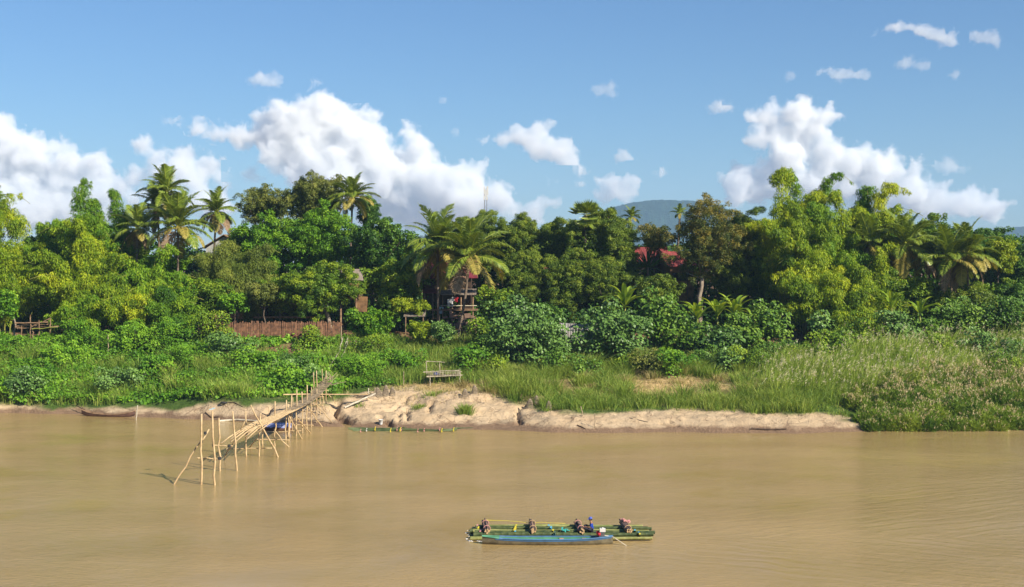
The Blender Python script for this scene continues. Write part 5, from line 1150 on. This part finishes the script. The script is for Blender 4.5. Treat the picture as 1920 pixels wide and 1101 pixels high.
mb = MB(); mb.box((X_(846), d - 1.4, Zz(580)), (7.2, 2.6, .18)); mb.build('porch_floor', M['wood'], t)
for px_ in (799, 814, 832, 850, 866, 888): mb = MB(); mb.tube([(X_(px_), d - 2.5, 7), (X_(px_), d - 2.5, Zz(549))], .09, 6, .3); mb.build('post', M['wood'], t)
mb = MB(); mb.tube([(X_(828), d - 2.55, Zz(572)), (X_(895), d - 2.55, Zz(572))], .05, 5); mb.build('porch_rail', M['bamboo_pale'], t)
mb = MB(); rng = np.random.default_rng(3)
for k in range(46): mb.box((X_(832) + rng.uniform(0, 4.6), d - 2.7 + rng.normal() * .1, rng.uniform(7, Zz(584))), (rng.uniform(.3, .9), .3, rng.uniform(.25, .6)), rz=rng.normal() * .1, ry=rng.normal() * .1, tint=rng.random())
mb.build('rubble_base', M['rubble'], t)
def hangcloth(nm, label, px, py, w_, h_, mat, cat):
    c = Vector((X_(px), d - 2.68, Zz(py))); mb = MB(); n_ = 8; u = np.linspace(-.5, .5, n_); v = np.linspace(0, 1, 6); U, V_ = np.meshgrid(u, v)
    p = np.stack([U * w_ * (1 - .12 * V_) + c.x, c.y + .06 * np.sin(U * 14) * V_ + 0 * U, c.z - V_ * h_], -1); ii = np.arange(p.shape[0] * n_).reshape(-1, n_)
    fq = np.stack([ii[:-1, :-1], ii[:-1, 1:], ii[1:, 1:], ii[1:, :-1]], -1).reshape(-1, 4); mb.add(p.reshape(-1, 3), fq); mb.add(p.reshape(-1, 3) + np.array([0, .03, 0]), fq)
    if nm == 'shirt':
        for s_ in (-1, 1): mb.box((c.x + s_ * w_ * .62, c.y, c.z - h_ * .2), (w_ * .35, .04, h_ * .26), ry=s_ * .5)
    tag(mb.build(nm, M[mat], loc=c), label, cat, 'washing hung on the porch of the stilt house')
hangcloth('towel', 'white towel hanging on the porch of the stilt house', 846, 560, .75, 1.0, 'white', 'towel'); hangcloth('shirt', 'red shirt hanging on the porch of the stilt house', 857, 556, .4, .65, 'red', 'shirt')
hangcloth('shirt', 'pale blue shirt hung on the porch left of the towel', 828, 574, .5, .9, 'light_blue', 'shirt'); hangcloth('shirt', 'small white shirt between the towel and the red shirt', 852, 556, .3, .5, 'white', 'shirt')
d2 = 155.; t = thing('low_thatched_stall', 'low grey roofed lean-to left of the palm trunks', 'shelter', Q(780, 620, d2)); mb = MB(); q = Q(778, 588, d2)
for k in range(9): mb.box((q.x - 1.2 + k * .3, q.y, q.z + .015 * (k % 2)), (.3, 2.0, .08), rx=.35, tint=(k * 7 % 10) / 10)
mb.build('roof', M['thatch'], t)
for sx in (-1.1, 1.1): mb = MB(); mb.tube([(q.x + sx, q.y - .8, float(gz(q.x + sx, q.y - .8)) - .2), (q.x + sx, q.y - .8, q.z - .1)], .07, 6); mb.build('post', M['wood'], t)

# ---- iron sheet fence
d = 152.8; t = thing('iron_sheet_fence', 'pale grey corrugated iron fence between the large shrubs', 'fence', Q(1085, 620, d)); xa, xb = Q(1050, 0, d).x, Q(1130, 0, d).x; zt = Q(0, 606, d).z
for k in range(5):
    w_ = (xb - xa) / 5; xs_ = np.linspace(xa + k * w_, xa + (k + 1) * w_ - .03, 19); yy = d + .04 * np.sin((xs_ - xa) * 2 * pi / .2) + .02 * (k % 2)
    v = np.concatenate([np.stack([xs_, yy, 0 * xs_ + 6.7], 1), np.stack([xs_, yy, 0 * xs_ + zt - .05 * (k % 3)], 1)]); i = np.arange(18); mb = MB(); mb.add(v, np.stack([i, i + 1, i + 20, i + 19], 1), .3 * (k % 3)); mb.build('panel', M['iron_sheet'], t)
for k in range(4): mb = MB(); x_ = xa + k * (xb - xa) / 3; mb.tube([(x_, d + .12, 6.6), (x_, d + .12, zt + .1)], .05, 6); mb.build('post', M['wood'], t)

# ---- houses further back
def farhouse(name, label, pxc, d, L, Wd, y_eave, y_ridge, roof, wall, rz=0.):
    z1, z2 = Q(0, y_eave, d).z, Q(0, y_ridge, d).z; x_ = Q(pxc, 0, d).x; t = thing(name, label, 'house', (x_, d, 8))
    mb = MB(); gable(mb, x_, d, z1, L, Wd, z2 - z1, .5, .1, rz, ribs=int(L / .35)); mb.build('roof', M[roof], t)
    mb = MB(); mb.box((x_, d, (8 + z1) / 2 + .05), (L, Wd, z1 - 8), rz=rz); w_ = mb.build('wall', M[wall], t)
    e = []
    for s_ in (-1, 1):                                   # gable triangles
        ex = s_ * L / 2; P3 = [(-Wd / 2, z1), (Wd / 2, z1), (0, z2 - .15)]
        mb = MB(); mb.add([(x_ + ex * math.cos(rz) - y_ * math.sin(rz), d + ex * math.sin(rz) + y_ * math.cos(rz), z_) for y_, z_ in P3], [[0, 1, 2]]); mb.build('gable', M[wall], t)
    for k in range(3): mb = MB(); lx = (k - 1) * L * .3; mb.box((x_ + lx * math.cos(rz) + (Wd / 2 + .04) * math.sin(rz), d + lx * math.sin(rz) - (Wd / 2 + .04) * math.cos(rz), z1 - 1.4), (1, .08, 1.1), rz=rz); mb.build('window', M['rubber'], t)
    return t
farhouse('red_roofed_house', 'house with a bright red roof seen through the gap below the hill', 1214, 176, 4.6, 6, 492, 464, 'roof_red_bright', 'wood_dark')
farhouse('red_roofed_house', 'lower red roofed house with ochre wall left of the podded tree trunk', 1262, 173, 3.5, 6, 500, 472, 'roof_red_bright', 'wall_ochre', .3)
farhouse('gabled_house', 'pale gabled house half hidden behind the lone skyline palm', 436, 181, 5, 6, 466, 441, 'wood', 'white_paint', 1.35)
farhouse('red_roofed_house', 'dark red roofed house deep in shade behind the middle trees', 1040, 172, 5, 5, 530, 500, 'roof_red', 'wood_dark')
c = Q(1299, 512, 168); mb = MB()
for k in range(9): mb.box((c.x - .8 + k * .22, c.y, c.z - .09 * k), (.22, 1.6, .05), ry=.35, tint=k % 2)
t = thing('tin_awning', 'small white tin awning left of the podded tree trunk', 'awning', c); mb.build('sheet', M['white_paint'], t)
for s_ in (-.7, .7): mb = MB(); mb.tube([(c.x + s_, c.y, c.z - .2 - s_ * .4), (c.x + s_, c.y, 8)], .05, 6); mb.build('post', M['steel'], t)
# mast
d = 205.; c = Q(910, 352, d); t = thing('antenna_mast', 'slim lattice antenna mast rising above the middle skyline', 'mast', (c.x, d, 8)); mb = MB()
for k in range(3): th = k * 2.094; mb.tube([(c.x + .35 * math.cos(th), d + .35 * math.sin(th), 8), (c.x + .22 * math.cos(th), d + .22 * math.sin(th), c.z)], .04, 4)
for q in range(36): th = (q % 3) * 2.094; z_ = 8 + q * (c.z - 8) / 36; mb.tube([(c.x + .3 * math.cos(th), d + .3 * math.sin(th), z_), (c.x + .3 * math.cos(th + 2.094), d + .3 * math.sin(th + 2.094), z_ + (c.z - 8) / 36)], .02, 4)
mb.build('lattice', M['steel'], t)
for px_, py_, h_ in [(908, 357, 1.3), (914, 358, 1.5), (911, 363, 1.2), (908, 371, .7), (913, 372, .6)]: mb = MB(); q = Q(px_, py_, d - .4); mb.box(q, (.3, .14, h_)); mb.tube([q + Vector((0, .1, 0)), Vector((c.x, d, q.z))], .03, 4); mb.build('antenna_panel', M['white_paint'], t)

# ---- boats
def hull(mb, x0, x1, yc, w_, sheer, depth=.45, n=24, z0=-.12, upcurve=.35, zr=.22, inner=False, th=0., bow=1.5, rz=0., k0=0., k1=1.):
    """open narrow hull running along x from x0 to x1; rows of keel, chine, gunwale"""
    t_ = np.linspace(k0, k1, n); x = x0 + (x1 - x0) * t_; b = np.sin(np.clip(t_, .0, 1) * pi) ** .55 * w_ / 2; b = np.maximum(b, .03)
    zg = zr + upcurve * (np.abs(t_ - .5) * 2) ** 3 * sheer; zk = z0 + .8 * upcurve * (np.abs(t_ - .5) * 2) ** 5 * sheer
    rows = [(-1, zg), (-.93, (zg + zk) / 2), (-.6, zk + .04), (0, zk), (.6, zk + .04), (.93, (zg + zk) / 2), (1, zg)]
    v = np.stack([np.stack([x, yc + k * (b - th), z + (th if 0 < i < 6 else 0)], 1) for i, (k, z) in enumerate(rows)], 0)
    ii = np.arange(7 * n).reshape(7, n); return mb.add(v.reshape(-1, 3), np.stack([ii[:-1, :-1], ii[:-1, 1:], ii[1:, 1:], ii[1:, :-1]], -1).reshape(-1, 4), None, True), x, b, zg
def make_boat(t, x0, x1, yc, w_, outm, inm, gunm, zr, up, tipm=None, boards=()):
    mb = MB(); _, x, b, zg = hull(mb, x0, x1, yc, w_, 1, zr=zr, upcurve=up); mb.build('hull', M[outm], t)
    mb = MB(); hull(mb, x0 + .05, x1 - .05, yc, w_, 1, zr=zr, upcurve=up, th=.03, z0=-.06); mb.build('inner_hull', M[inm], t)
    for s_ in (-1, 1):
        mb = MB(); k = slice(3, None) if tipm else slice(0, None)
        mb.tube(np.stack([x[k], yc + s_ * b[k], zg[k] + .01], 1), .045, 6, .1); mb.build('gunwale', M[gunm], t)
        if tipm: mb = MB(); mb.tube(np.stack([x[:4], yc + s_ * b[:4], zg[:4] + .01], 1), .04, 6, .1); mb.build('bow_trim', M[tipm], t)
    for u in boards: mb = MB(); i = int(u * (len(x) - 1)); mb.box((x[i], yc, zg[i] - .09), (.26, b[i] * 1.85, .035)); mb.build('thwart', M['tan_board'], t)
XR = lambda px, d: (px - 960) / F * d
yb = 73.75; t = thing('longtail_boat', 'long narrow boat with blue gunwale lashed to the near side of the bamboo raft', 'boat', (2.1, yb, 0)); make_boat(t, XR(904, yb), XR(1149, yb), yb, .92, 'hull', 'green_paint', 'blue_paint', .34, .14, 'green_paint', (.15, .62, .8))
mb = MB()      # blue painted strake along the outside below the gunwale
for s_ in (-1, 1):
    t_ = np.linspace(.1, .99, 22); x = XR(904, yb) + (XR(1149, yb) - XR(904, yb)) * t_; b = np.sin(t_ * pi) ** .55 * .46 + .012; zg = .34 + .14 * (np.abs(t_ - .5) * 2) ** 3
    v = np.concatenate([np.stack([x, yb + s_ * b, zg + .0], 1), np.stack([x, yb + s_ * (b - .005), zg - .10], 1)]); i = np.arange(21); mb.add(v, np.stack([i, i + 1, i + 23, i + 22], 1))
mb.build('blue_strake', M['blue_paint'], t)
mb = MB(); mb.box((XR(1035, yb), yb + .08, .2), (2.6, .35, .03)); mb.build('floor_board', M['tan_board'], t)
# engine
e = thing('longtail_engine', 'red and white longtail engine on the stern of the blue edged boat', 'boat engine', (XR(1128, yb), yb, .4)); ex = XR(1128, yb)
mb = MB(); mb.box((ex, yb, .56), (.34, .28, .26)); mb.box((ex - .1, yb, .46), (.5, .12, .12)); mb.build('engine_block', M['steel'], e)
mb = MB(); mb.box((ex + .06, yb, .84), (.34, .24, .2)); mb.lathe((ex + .06, yb, .94), [(.05, 0), (.05, .05), (.01, .06)], 8); mb.build('fuel_tank', M['white'], e)
mb = MB(); mb.lathe((ex - .16, yb - .12, .62), [(.01, -.08), (.1, -.07), (.1, .07), (.01, .08)], 10); mb.box((ex - .22, yb + .1, .66), (.16, .16, .2)); mb.build('starter_cover', M['red'], e)
mb = MB(); mb.tube([(ex + .15, yb, .52), (XR(1150, yb), yb - .05, .42), (XR(1177, 73.3), 73.3, -.06)], [.035, .03, .022], 7); mb.build('drive_shaft', M['bamboo_pale'], e)
mb = MB(); mb.tube([(ex - .1, yb, .62), (ex - .55, yb + .1, .72)], .02, 6); mb.build('tiller', M['steel'], e)
mb = MB(); c = Vector((XR(1177, 73.3), 73.3, -.08))
for k in range(3): th = k * 2.094; mb.box(c + Vector((0, .07 * math.cos(th), .07 * math.sin(th))), (.02, .06, .12), rx=th)
mb.build('propeller', M['steel'], e)

t = thing('dugout_boat', 'brown wooden dugout boat moored at the left bank', 'boat', Vector((-44.2, 134.4, 0)), rz=0)
make_boat(t, -3.2, 3.1, 0, .95, 'hull_brown', 'wood', 'wood', .26, .42, None, (.3, .7))
for c in t.children:
    for v in c.data.vertices: v.co += Vector(t.location)       # built in local coordinates
t.rotation_euler = (0, 0, radians(-10))
def gable_fix(): pass
mb = MB(); pole(mb, (-46.8, 135.6, .3), (-48.6, 136.6, 1.0), .05); tag(mb.build('mooring_pole', M['wood_dark'], loc=(-46.8, 135.6, .3)), 'dark pole leaning at the bow of the dugout boat', 'pole')

# boat with a blue sheet under the bridge
t = thing('covered_boat', 'small boat under a crumpled blue and white sheet behind the bridge posts', 'boat', Q(522, 806, 121.5)); q = P(522, 807, 0)
mb = MB(); hull(mb, q.x - 1.5, q.x + 1.5, q.y, 1.1, 1, zr=.3, upcurve=.2); mb.build('hull', M['hull_brown'], t)
mb = MB(); u = np.linspace(-1, 1, 26); v = np.linspace(-1, 1, 12); U, V_ = np.meshgrid(u, v)
zz = .34 + .42 * (1 - V_ ** 2) ** .7 * (1 - .25 * U ** 2) + .10 * (fbm(U * 4 + 9, V_ * 3 + 4, 5, 3) - .5) * 2; p = np.stack([q.x + U * 1.35, q.y + V_ * (.55 - .2 * U ** 2), zz], -1).reshape(-1, 3); ii = np.arange(26 * 12).reshape(12, 26)
mb.add(p, np.stack([ii[:-1, :-1], ii[:-1, 1:], ii[1:, 1:], ii[1:, :-1]], -1).reshape(-1, 4), None, True); mb.build('sheet', M['blue_tarp'], t)

# ---- the moving raft
t = thing('bamboo_raft', 'long raft of green bamboo poles moving down the river', 'raft', (3, 76.2, 0)); rng = np.random.default_rng(12)
ends_ = [(892, 1204), (884, 1198), (886, 1221), (893, 1214), (882, 1196), (888, 1216), (884, 1210), (891, 1227), (882, 1219), (886, 1206), (889, 1224), (883, 1222)]
ends = [ends_[k] for k in (0, 2, 3, 4, 5, 7, 8, 10, 11)]
for k, (a, b_) in enumerate(ends):
    Yk = 77.7 - k * .38 + (.07 if k % 2 else -.04); r = rng.uniform(.12, .165); zc = [.22, .10, .26, .12, .25, .24, .10, .27, .14][k]; x0, x1 = XR(a, Yk), XR(b_, Yk); mb = MB()
    nd = int((x1 - x0) / .42); xs_ = []; rs_ = []
    for j in range(nd + 1):
        xx = x0 + (x1 - x0) * j / nd
        for dx, f_ in ((-.03, 1), (0, 1.05), (.03, 1)): xs_.append(xx + dx); rs_.append(r * f_ * (1 - .25 * j / nd))
    ang = rng.normal() * .006; p = np.stack([np.array(xs_), Yk + (np.array(xs_) - x0 - 5) * ang + .03 * np.sin(np.array(xs_) * .6 + k), zc + .02 * np.sin(np.array(xs_) * .8 + k)], 1)
    mb.tube(p, rs_, 8, rng.uniform(.0, .8)); mb.build('bamboo_pole', M['bamboo_green' if k not in (0, 4, 8) else 'culm_pale'], t)
def ties(t, items, zt=.36, r=.10):
    for px_, Ya, Yb, mt in items:
        mb = MB(); ys_ = np.linspace(Ya, Yb, 9); xx = XR(px_, (Ya + Yb) / 2); zz = zt + .05 * np.abs(np.sin(ys_ * 9)); v1 = np.stack([xx - r / 2 + .1 * (ys_ - Ya), ys_, zz], 1); v2 = v1 + np.array([r, 0, .0]); v3 = v2 + np.array([0, 0, -.14]); v4 = v1 + np.array([0, 0, -.14]); i = np.arange(8)
        mb.add(np.concatenate([v1, v2, v3, v4]), np.concatenate([np.stack([i, i + 1, i + 10, i + 9], 1), np.stack([i + 9, i + 10, i + 19, i + 18], 1), np.stack([i + 27, i + 28, i + 1, i], 1)])); mb.build('tie', M[mt], t)
ties(t, [(894, 76.9, 77.5, 'pink'), (896, 76.2, 76.9, 'yellow'), (900, 75.3, 76.0, 'pink'), (963, 75.6, 77.4, 'yellow'), (965, 75.2, 75.6, 'cyan'), (1028, 77.1, 77.5, 'cyan'), (1032, 76.3, 76.9, 'cyan'), (1036, 75.6, 76.1, 'yellow'), (1039, 74.9, 75.4, 'cyan'), (1190, 75.7, 76.0, 'cyan'), (1197, 74.9, 75.3, 'cyan'), (1199, 74.5, 74.9, 'yellow')])
mb = MB(); pole(mb, (XR(906, 77.8), 77.75, .60), (XR(1060, 77.7), 77.7, .40), .014, .03); mb.build('rope', M['yellow'], t)
c = Vector((XR(1058, 75.6), 75.6, .38)); mb = MB(); rgn = np.random.default_rng(2)
for k in range(7): mb.box(c + Vector((rgn.normal() * .12, rgn.normal() * .1, .02 * k)), (.26, .1, .03), rz=rgn.uniform(0, 3), ry=rgn.normal() * .3)
tag(mb.build('rag', M['turquoise'], loc=c), 'turquoise rag lying on the raft left of the seated man', 'rag')
def sticks(label, pn, pf, seed):
    rg = np.random.default_rng(seed); a = np.array([XR(pn, 75.0), 75.0, .50]); b_ = np.array([XR(pf, 77.9), 77.9, .50]); t = thing('stick_bundle', label, 'bundle of sticks', Vector(a), 'stick bundles laid across the raft')
    ms, me_ = MB(), MB(); ax = nrm((b_ - a)[None])[0]; sd_ = np.cross(ax, [0, 0, 1.])
    for k in range(17):
        th = rg.uniform(0, 2 * pi); rr = .145 * math.sqrt(rg.random()); off = sd_ * rr * math.cos(th) + np.array([0, 0, rr * math.sin(th)]); e0 = a + off + ax * rg.uniform(-.08, .1); e1 = b_ + off * 1.2 + ax * rg.uniform(-.3, .15); r = rg.uniform(.035, .05)
        ms.tube([e0, e0 * .5 + e1 * .5 + rg.normal(size=3) * .02, e1], r, 6, rg.uniform(0, .8)); me_.tube([e0 - ax * .012, e0 + ax * .004], r * 1.25, 6)
    ms.build('stick', M['stick_brown'], t); me_.build('cut_end', M['stick_end'], t)
    for u in (.22, .75):
        mb = MB(); c = a + (b_ - a) * u; th = np.linspace(0, 2 * pi, 13); mb.tube(c + .215 * (np.cos(th)[:, None] * sd_ + np.sin(th)[:, None] * np.array([0, 0, 1.])), .02, 5, cap=False); mb.build('binding', M['pink' if seed % 2 else 'stick_end'], t)
sticks('stick bundle nearest the left end of the raft', 914, 909, 1); sticks('stick bundle with pink bindings second from the left end of the raft', 1000, 997, 2)
sticks('stick bundle just left of the seated man', 1092, 1081, 3); sticks('slanting stick bundle nearest the right end of the raft', 1181, 1166, 4)
c = Vector((XR(1173, 77), 77.0, .5)); mb = MB(); rgn = np.random.default_rng(6)
for k in range(12): mb.box(c + Vector((rgn.normal() * .16, rgn.normal() * .35, .04 * rgn.random() + .02 * k)), (.22, .14, .05), rz=rgn.uniform(0, 3), ry=rgn.normal() * .4, tint=rgn.random())
tag(mb.build('cloth_heap', M['pink'], loc=c), 'pink cloth heaped beside the right stick bundle', 'cloth')

# ---- raft moored at the mud edge
M['culm_pale']
t = thing('moored_raft', 'low raft of green bamboo moored along the muddy bank', 'raft', P(750, 807, 0)); rng = np.random.default_rng(14)
for k in range(6):
    a = P(642 + rng.uniform(-4, 24), 808 - k * 1.0, .03); b_ = P(858 + rng.uniform(-22, 6), 808 - k * 1.0, .05); mb = MB(); pole(mb, a, b_, .075, .05, k, n=7, tint=rng.uniform(0, .8)); mb.build('bamboo_pole', M['bamboo_green'], t)
mb = MB(); pole(mb, P(850, 803.5, .1), P(925, 801.5, .12), .08); mb.build('bamboo_pole', M['bamboo_green'], t)
for k, (px_, mt) in enumerate([(676, 'pink'), (687, 'white'), (703, 'yellow'), (732, 'yellow'), (750, 'yellow'), (752, 'pink'), (783, 'pink'), (795, 'pink'), (824, 'pink'), (828, 'yellow'), (850, 'yellow'), (744, 'pink')]):
    a = P(px_, 808 - (k % 3) * 1.5, .2); mb = MB(); mb.box(a - Vector((0, 0, .05)), (.10, .4, .12), rz=.2, tint=0.9); mb.box(a + Vector((.05, -.1, .16)), (.07, .05, .25 if mt == 'yellow' else .1), ry=.3); mb.build('tie', M[mt], t)

# ---- foam at the bow of the raft and boat
mb = MB(); rng = np.random.default_rng(8)
for (px_, py_, n_, sx, sy) in [(884, 999, 14, .15, .4), (900, 1014, 40, .4, .15), (893, 1011, 12, .3, .2)]:
    c = P(px_, py_, 0)
    for k in range(n_): r = rng.uniform(.02, .05); mb.lathe((c.x + rng.normal() * sx, c.y + rng.normal() * sy, 0), [(r, -.01), (r * .9, r * .35), (.005, r * .6)], 6, sx=1.5)
tag(mb.build('foam', M['white']), 'white foam where the raft bow pushes through the water', 'foam', kind='stuff')

# ---- the man on the raft
def skinned(name, chain, mat, parent, sub=1):
    """chain: {key: (xyz, radius)} and edges -> one continuous skin surface"""
    import bmesh
    nodes, edges = chain; bm = bmesh.new(); lay = bm.verts.layers.skin.verify(); vs = {}
    for k, (p, r) in nodes.items():
        v = bm.verts.new(p); vs[k] = v; rr = r if isinstance(r, tuple) else (r, r); v[lay].radius = rr
    first = next(iter(nodes)); vs[first][lay].use_root = True
    for a, b in edges: bm.edges.new((vs[a], vs[b]))
    me = bpy.data.meshes.new(name); bm.to_mesh(me); bm.free(); me.materials.append(mat); o = bpy.data.objects.new(name, me); COL.objects.link(o); o.parent = parent
    sk = o.modifiers.new('Skin', 'SKIN'); sk.use_smooth_shade = True; sb = o.modifiers.new('Subdivision', 'SUBSURF'); sb.levels = sub; sb.render_levels = sub
    return o
mn = thing('person', 'man in blue shirt and blue cap sitting on the raft behind the engine', 'person', (XR(1109, 75.75), 75.75, .33)); mn.scale = (1.02,) * 3
N_ = {'pel': ((0, 0, .11), (.13, .11)), 'wai': ((.02, 0, .24), (.12, .10)), 'che': ((.0, 0, .40), (.14, .11)), 'shl': ((-.02, 0, .50), (.11, .09)), 'nec': ((-.045, 0, .60), .05), 'jaw': ((-.075, 0, .655), (.062, .065)), 'hed': ((-.07, 0, .73), (.078, .088)), 'crn': ((-.06, 0, .80), (.06, .07)), 'nos': ((-.165, 0, .705), .014)}
E_ = [('pel', 'wai'), ('wai', 'che'), ('che', 'shl'), ('shl', 'nec'), ('nec', 'jaw'), ('jaw', 'hed'), ('hed', 'crn'), ('hed', 'nos')]
for s_, q in ((-1, 'l'), (1, 'r')):
    N_.update({q + 'hip': ((-.03, s_ * .1, .09), .085), q + 'kne': ((-.40, s_ * .17, .25 if s_ < 0 else .33), .058), q + 'ank': ((-.58, s_ * .12, .05), .036), q + 'toe': ((-.74, s_ * .13, .025), (.03, .02)),
               q + 'sh': ((-.01, s_ * .17, .49), .055), q + 'elb': ((-.08, s_ * .25, .27), .042), q + 'wri': ((-.30, s_ * .20, .30 if s_ < 0 else .36), .026), q + 'pal': ((-.355, s_ * .19, .31 if s_ < 0 else .37), (.022, .036))})
    E_ += [('pel', q + 'hip'), (q + 'hip', q + 'kne'), (q + 'kne', q + 'ank'), (q + 'ank', q + 'toe'), ('shl', q + 'sh'), (q + 'sh', q + 'elb'), (q + 'elb', q + 'wri'), (q + 'wri', q + 'pal')]
    for j, (dy, ln) in enumerate(((-.028, .062), (-.01, .075), (.008, .072), (.026, .058))):
        b_ = N_[q + 'pal'][0]; k1, k2 = f'{q}f{j}a', f'{q}f{j}b'; N_[k1] = ((b_[0] - .045, b_[1] + dy, b_[2] + .004), .010); N_[k2] = ((b_[0] - .045 - ln * .6, b_[1] + dy * 1.15, b_[2] - .03), .008); E_ += [(q + 'pal', k1), (k1, k2)]
    b_ = N_[q + 'wri'][0]; k1, k2 = q + 'ta', q + 'tb'; N_[k1] = ((b_[0] - .04, b_[1] - s_ * .045, b_[2] - .005), .011); N_[k2] = ((b_[0] - .075, b_[1] - s_ * .055, b_[2] - .025), .009); E_ += [(q + 'wri', k1), (k1, k2)]
skinned('body', (N_, E_), M['skin'], mn)
sh = {k: (N_[k][0], tuple(x + .02 for x in (N_[k][1] if isinstance(N_[k][1], tuple) else (N_[k][1],) * 2))) for k in ('wai', 'che', 'shl', 'lsh', 'rsh')}
sh['hem'] = ((.03, 0, .09), (.155, .135)); 
for s_, q in ((-1, 'l'), (1, 'r')): sh[q + 'slv'] = ((-.05, s_ * .225, .34), .06); sh[q + 'cuf'] = ((-.08, s_ * .245, .29), .058)
skinned('shirt', (sh, [('wai', 'che'), ('hem', 'wai'), ('che', 'shl'), ('shl', 'lsh'), ('shl', 'rsh'), ('lsh', 'lslv'), ('rsh', 'rslv'), ('lslv', 'lcuf'), ('rslv', 'rcuf')]), M['shirt_blue'], mn)
tr_ = {'pel': ((0, 0, .1), (.145, .125))}; te = []
for q in 'lr':
    tr_.update({q + k: (N_[q + k][0], N_[q + k][1] + .018) for k in ('hip', 'kne')}); a, b_ = N_[q + 'kne'][0], N_[q + 'ank'][0]; tr_[q + 'cf'] = (tuple(.45 * i + .55 * j for i, j in zip(a, b_)), .058); te += [('pel', q + 'hip'), (q + 'hip', q + 'kne'), (q + 'kne', q + 'cf')]
skinned('trousers', (tr_, te), M['trousers'], mn)
mb = MB(); mb.lathe((-.062, 0, .755), [(.100, -.01), (.104, .03), (.095, .075), (.06, .11), (.012, .122), (.001, .123)], 14, sx=1.08, sy=.92)
th = np.linspace(-1.1, 1.1, 9) + pi; i0 = np.stack([-.062 + .1 * np.cos(th), .092 * np.sin(th), 0 * th + .752], 1); i1 = np.stack([-.07 + .19 * np.cos(th), .095 * np.sin(th), 0 * th + .735], 1); ii = np.arange(8)
v = np.concatenate([i0, i1, i0 - [0, 0, .01], i1 - [0, 0, .01]]); mb.add(v, np.concatenate([np.stack([ii, ii + 1, ii + 10, ii + 9], 1), np.stack([ii + 18, ii + 19, ii + 28, ii + 27], 1), np.stack([ii + 9, ii + 10, ii + 28, ii + 27], 1)])); mb.build('cap', M['cap_blue'], mn, world=False)
mb = MB(); mb.lathe((-.045, 0, .715), [(.06, -.05), (.088, -.02), (.095, .03), (.09, .05)], 12, sx=1.0, sy=.98); mb.build('hair', M['hair'], mn, world=False)
mb = MB()
for s_ in (-1, 1): mb.lathe((-.145, s_ * .032, .735), [(.001, -.009), (.011, 0), (.001, .009)], 6)
mb.build('eye', M['rubber'], mn, world=False)
mb = MB(); mb.box((-.138, 0, .668), (.012, .045, .008)); mb.build('mouth', M['red'], mn, world=False)
mb = MB()
for s_ in (-1, 1): mb.lathe((-.055, s_ * .088, .715), [(.001, -.03), (.014, -.01), (.018, .015), (.001, .03)], 6)
mb.build('ear', M['skin'], mn, world=False)
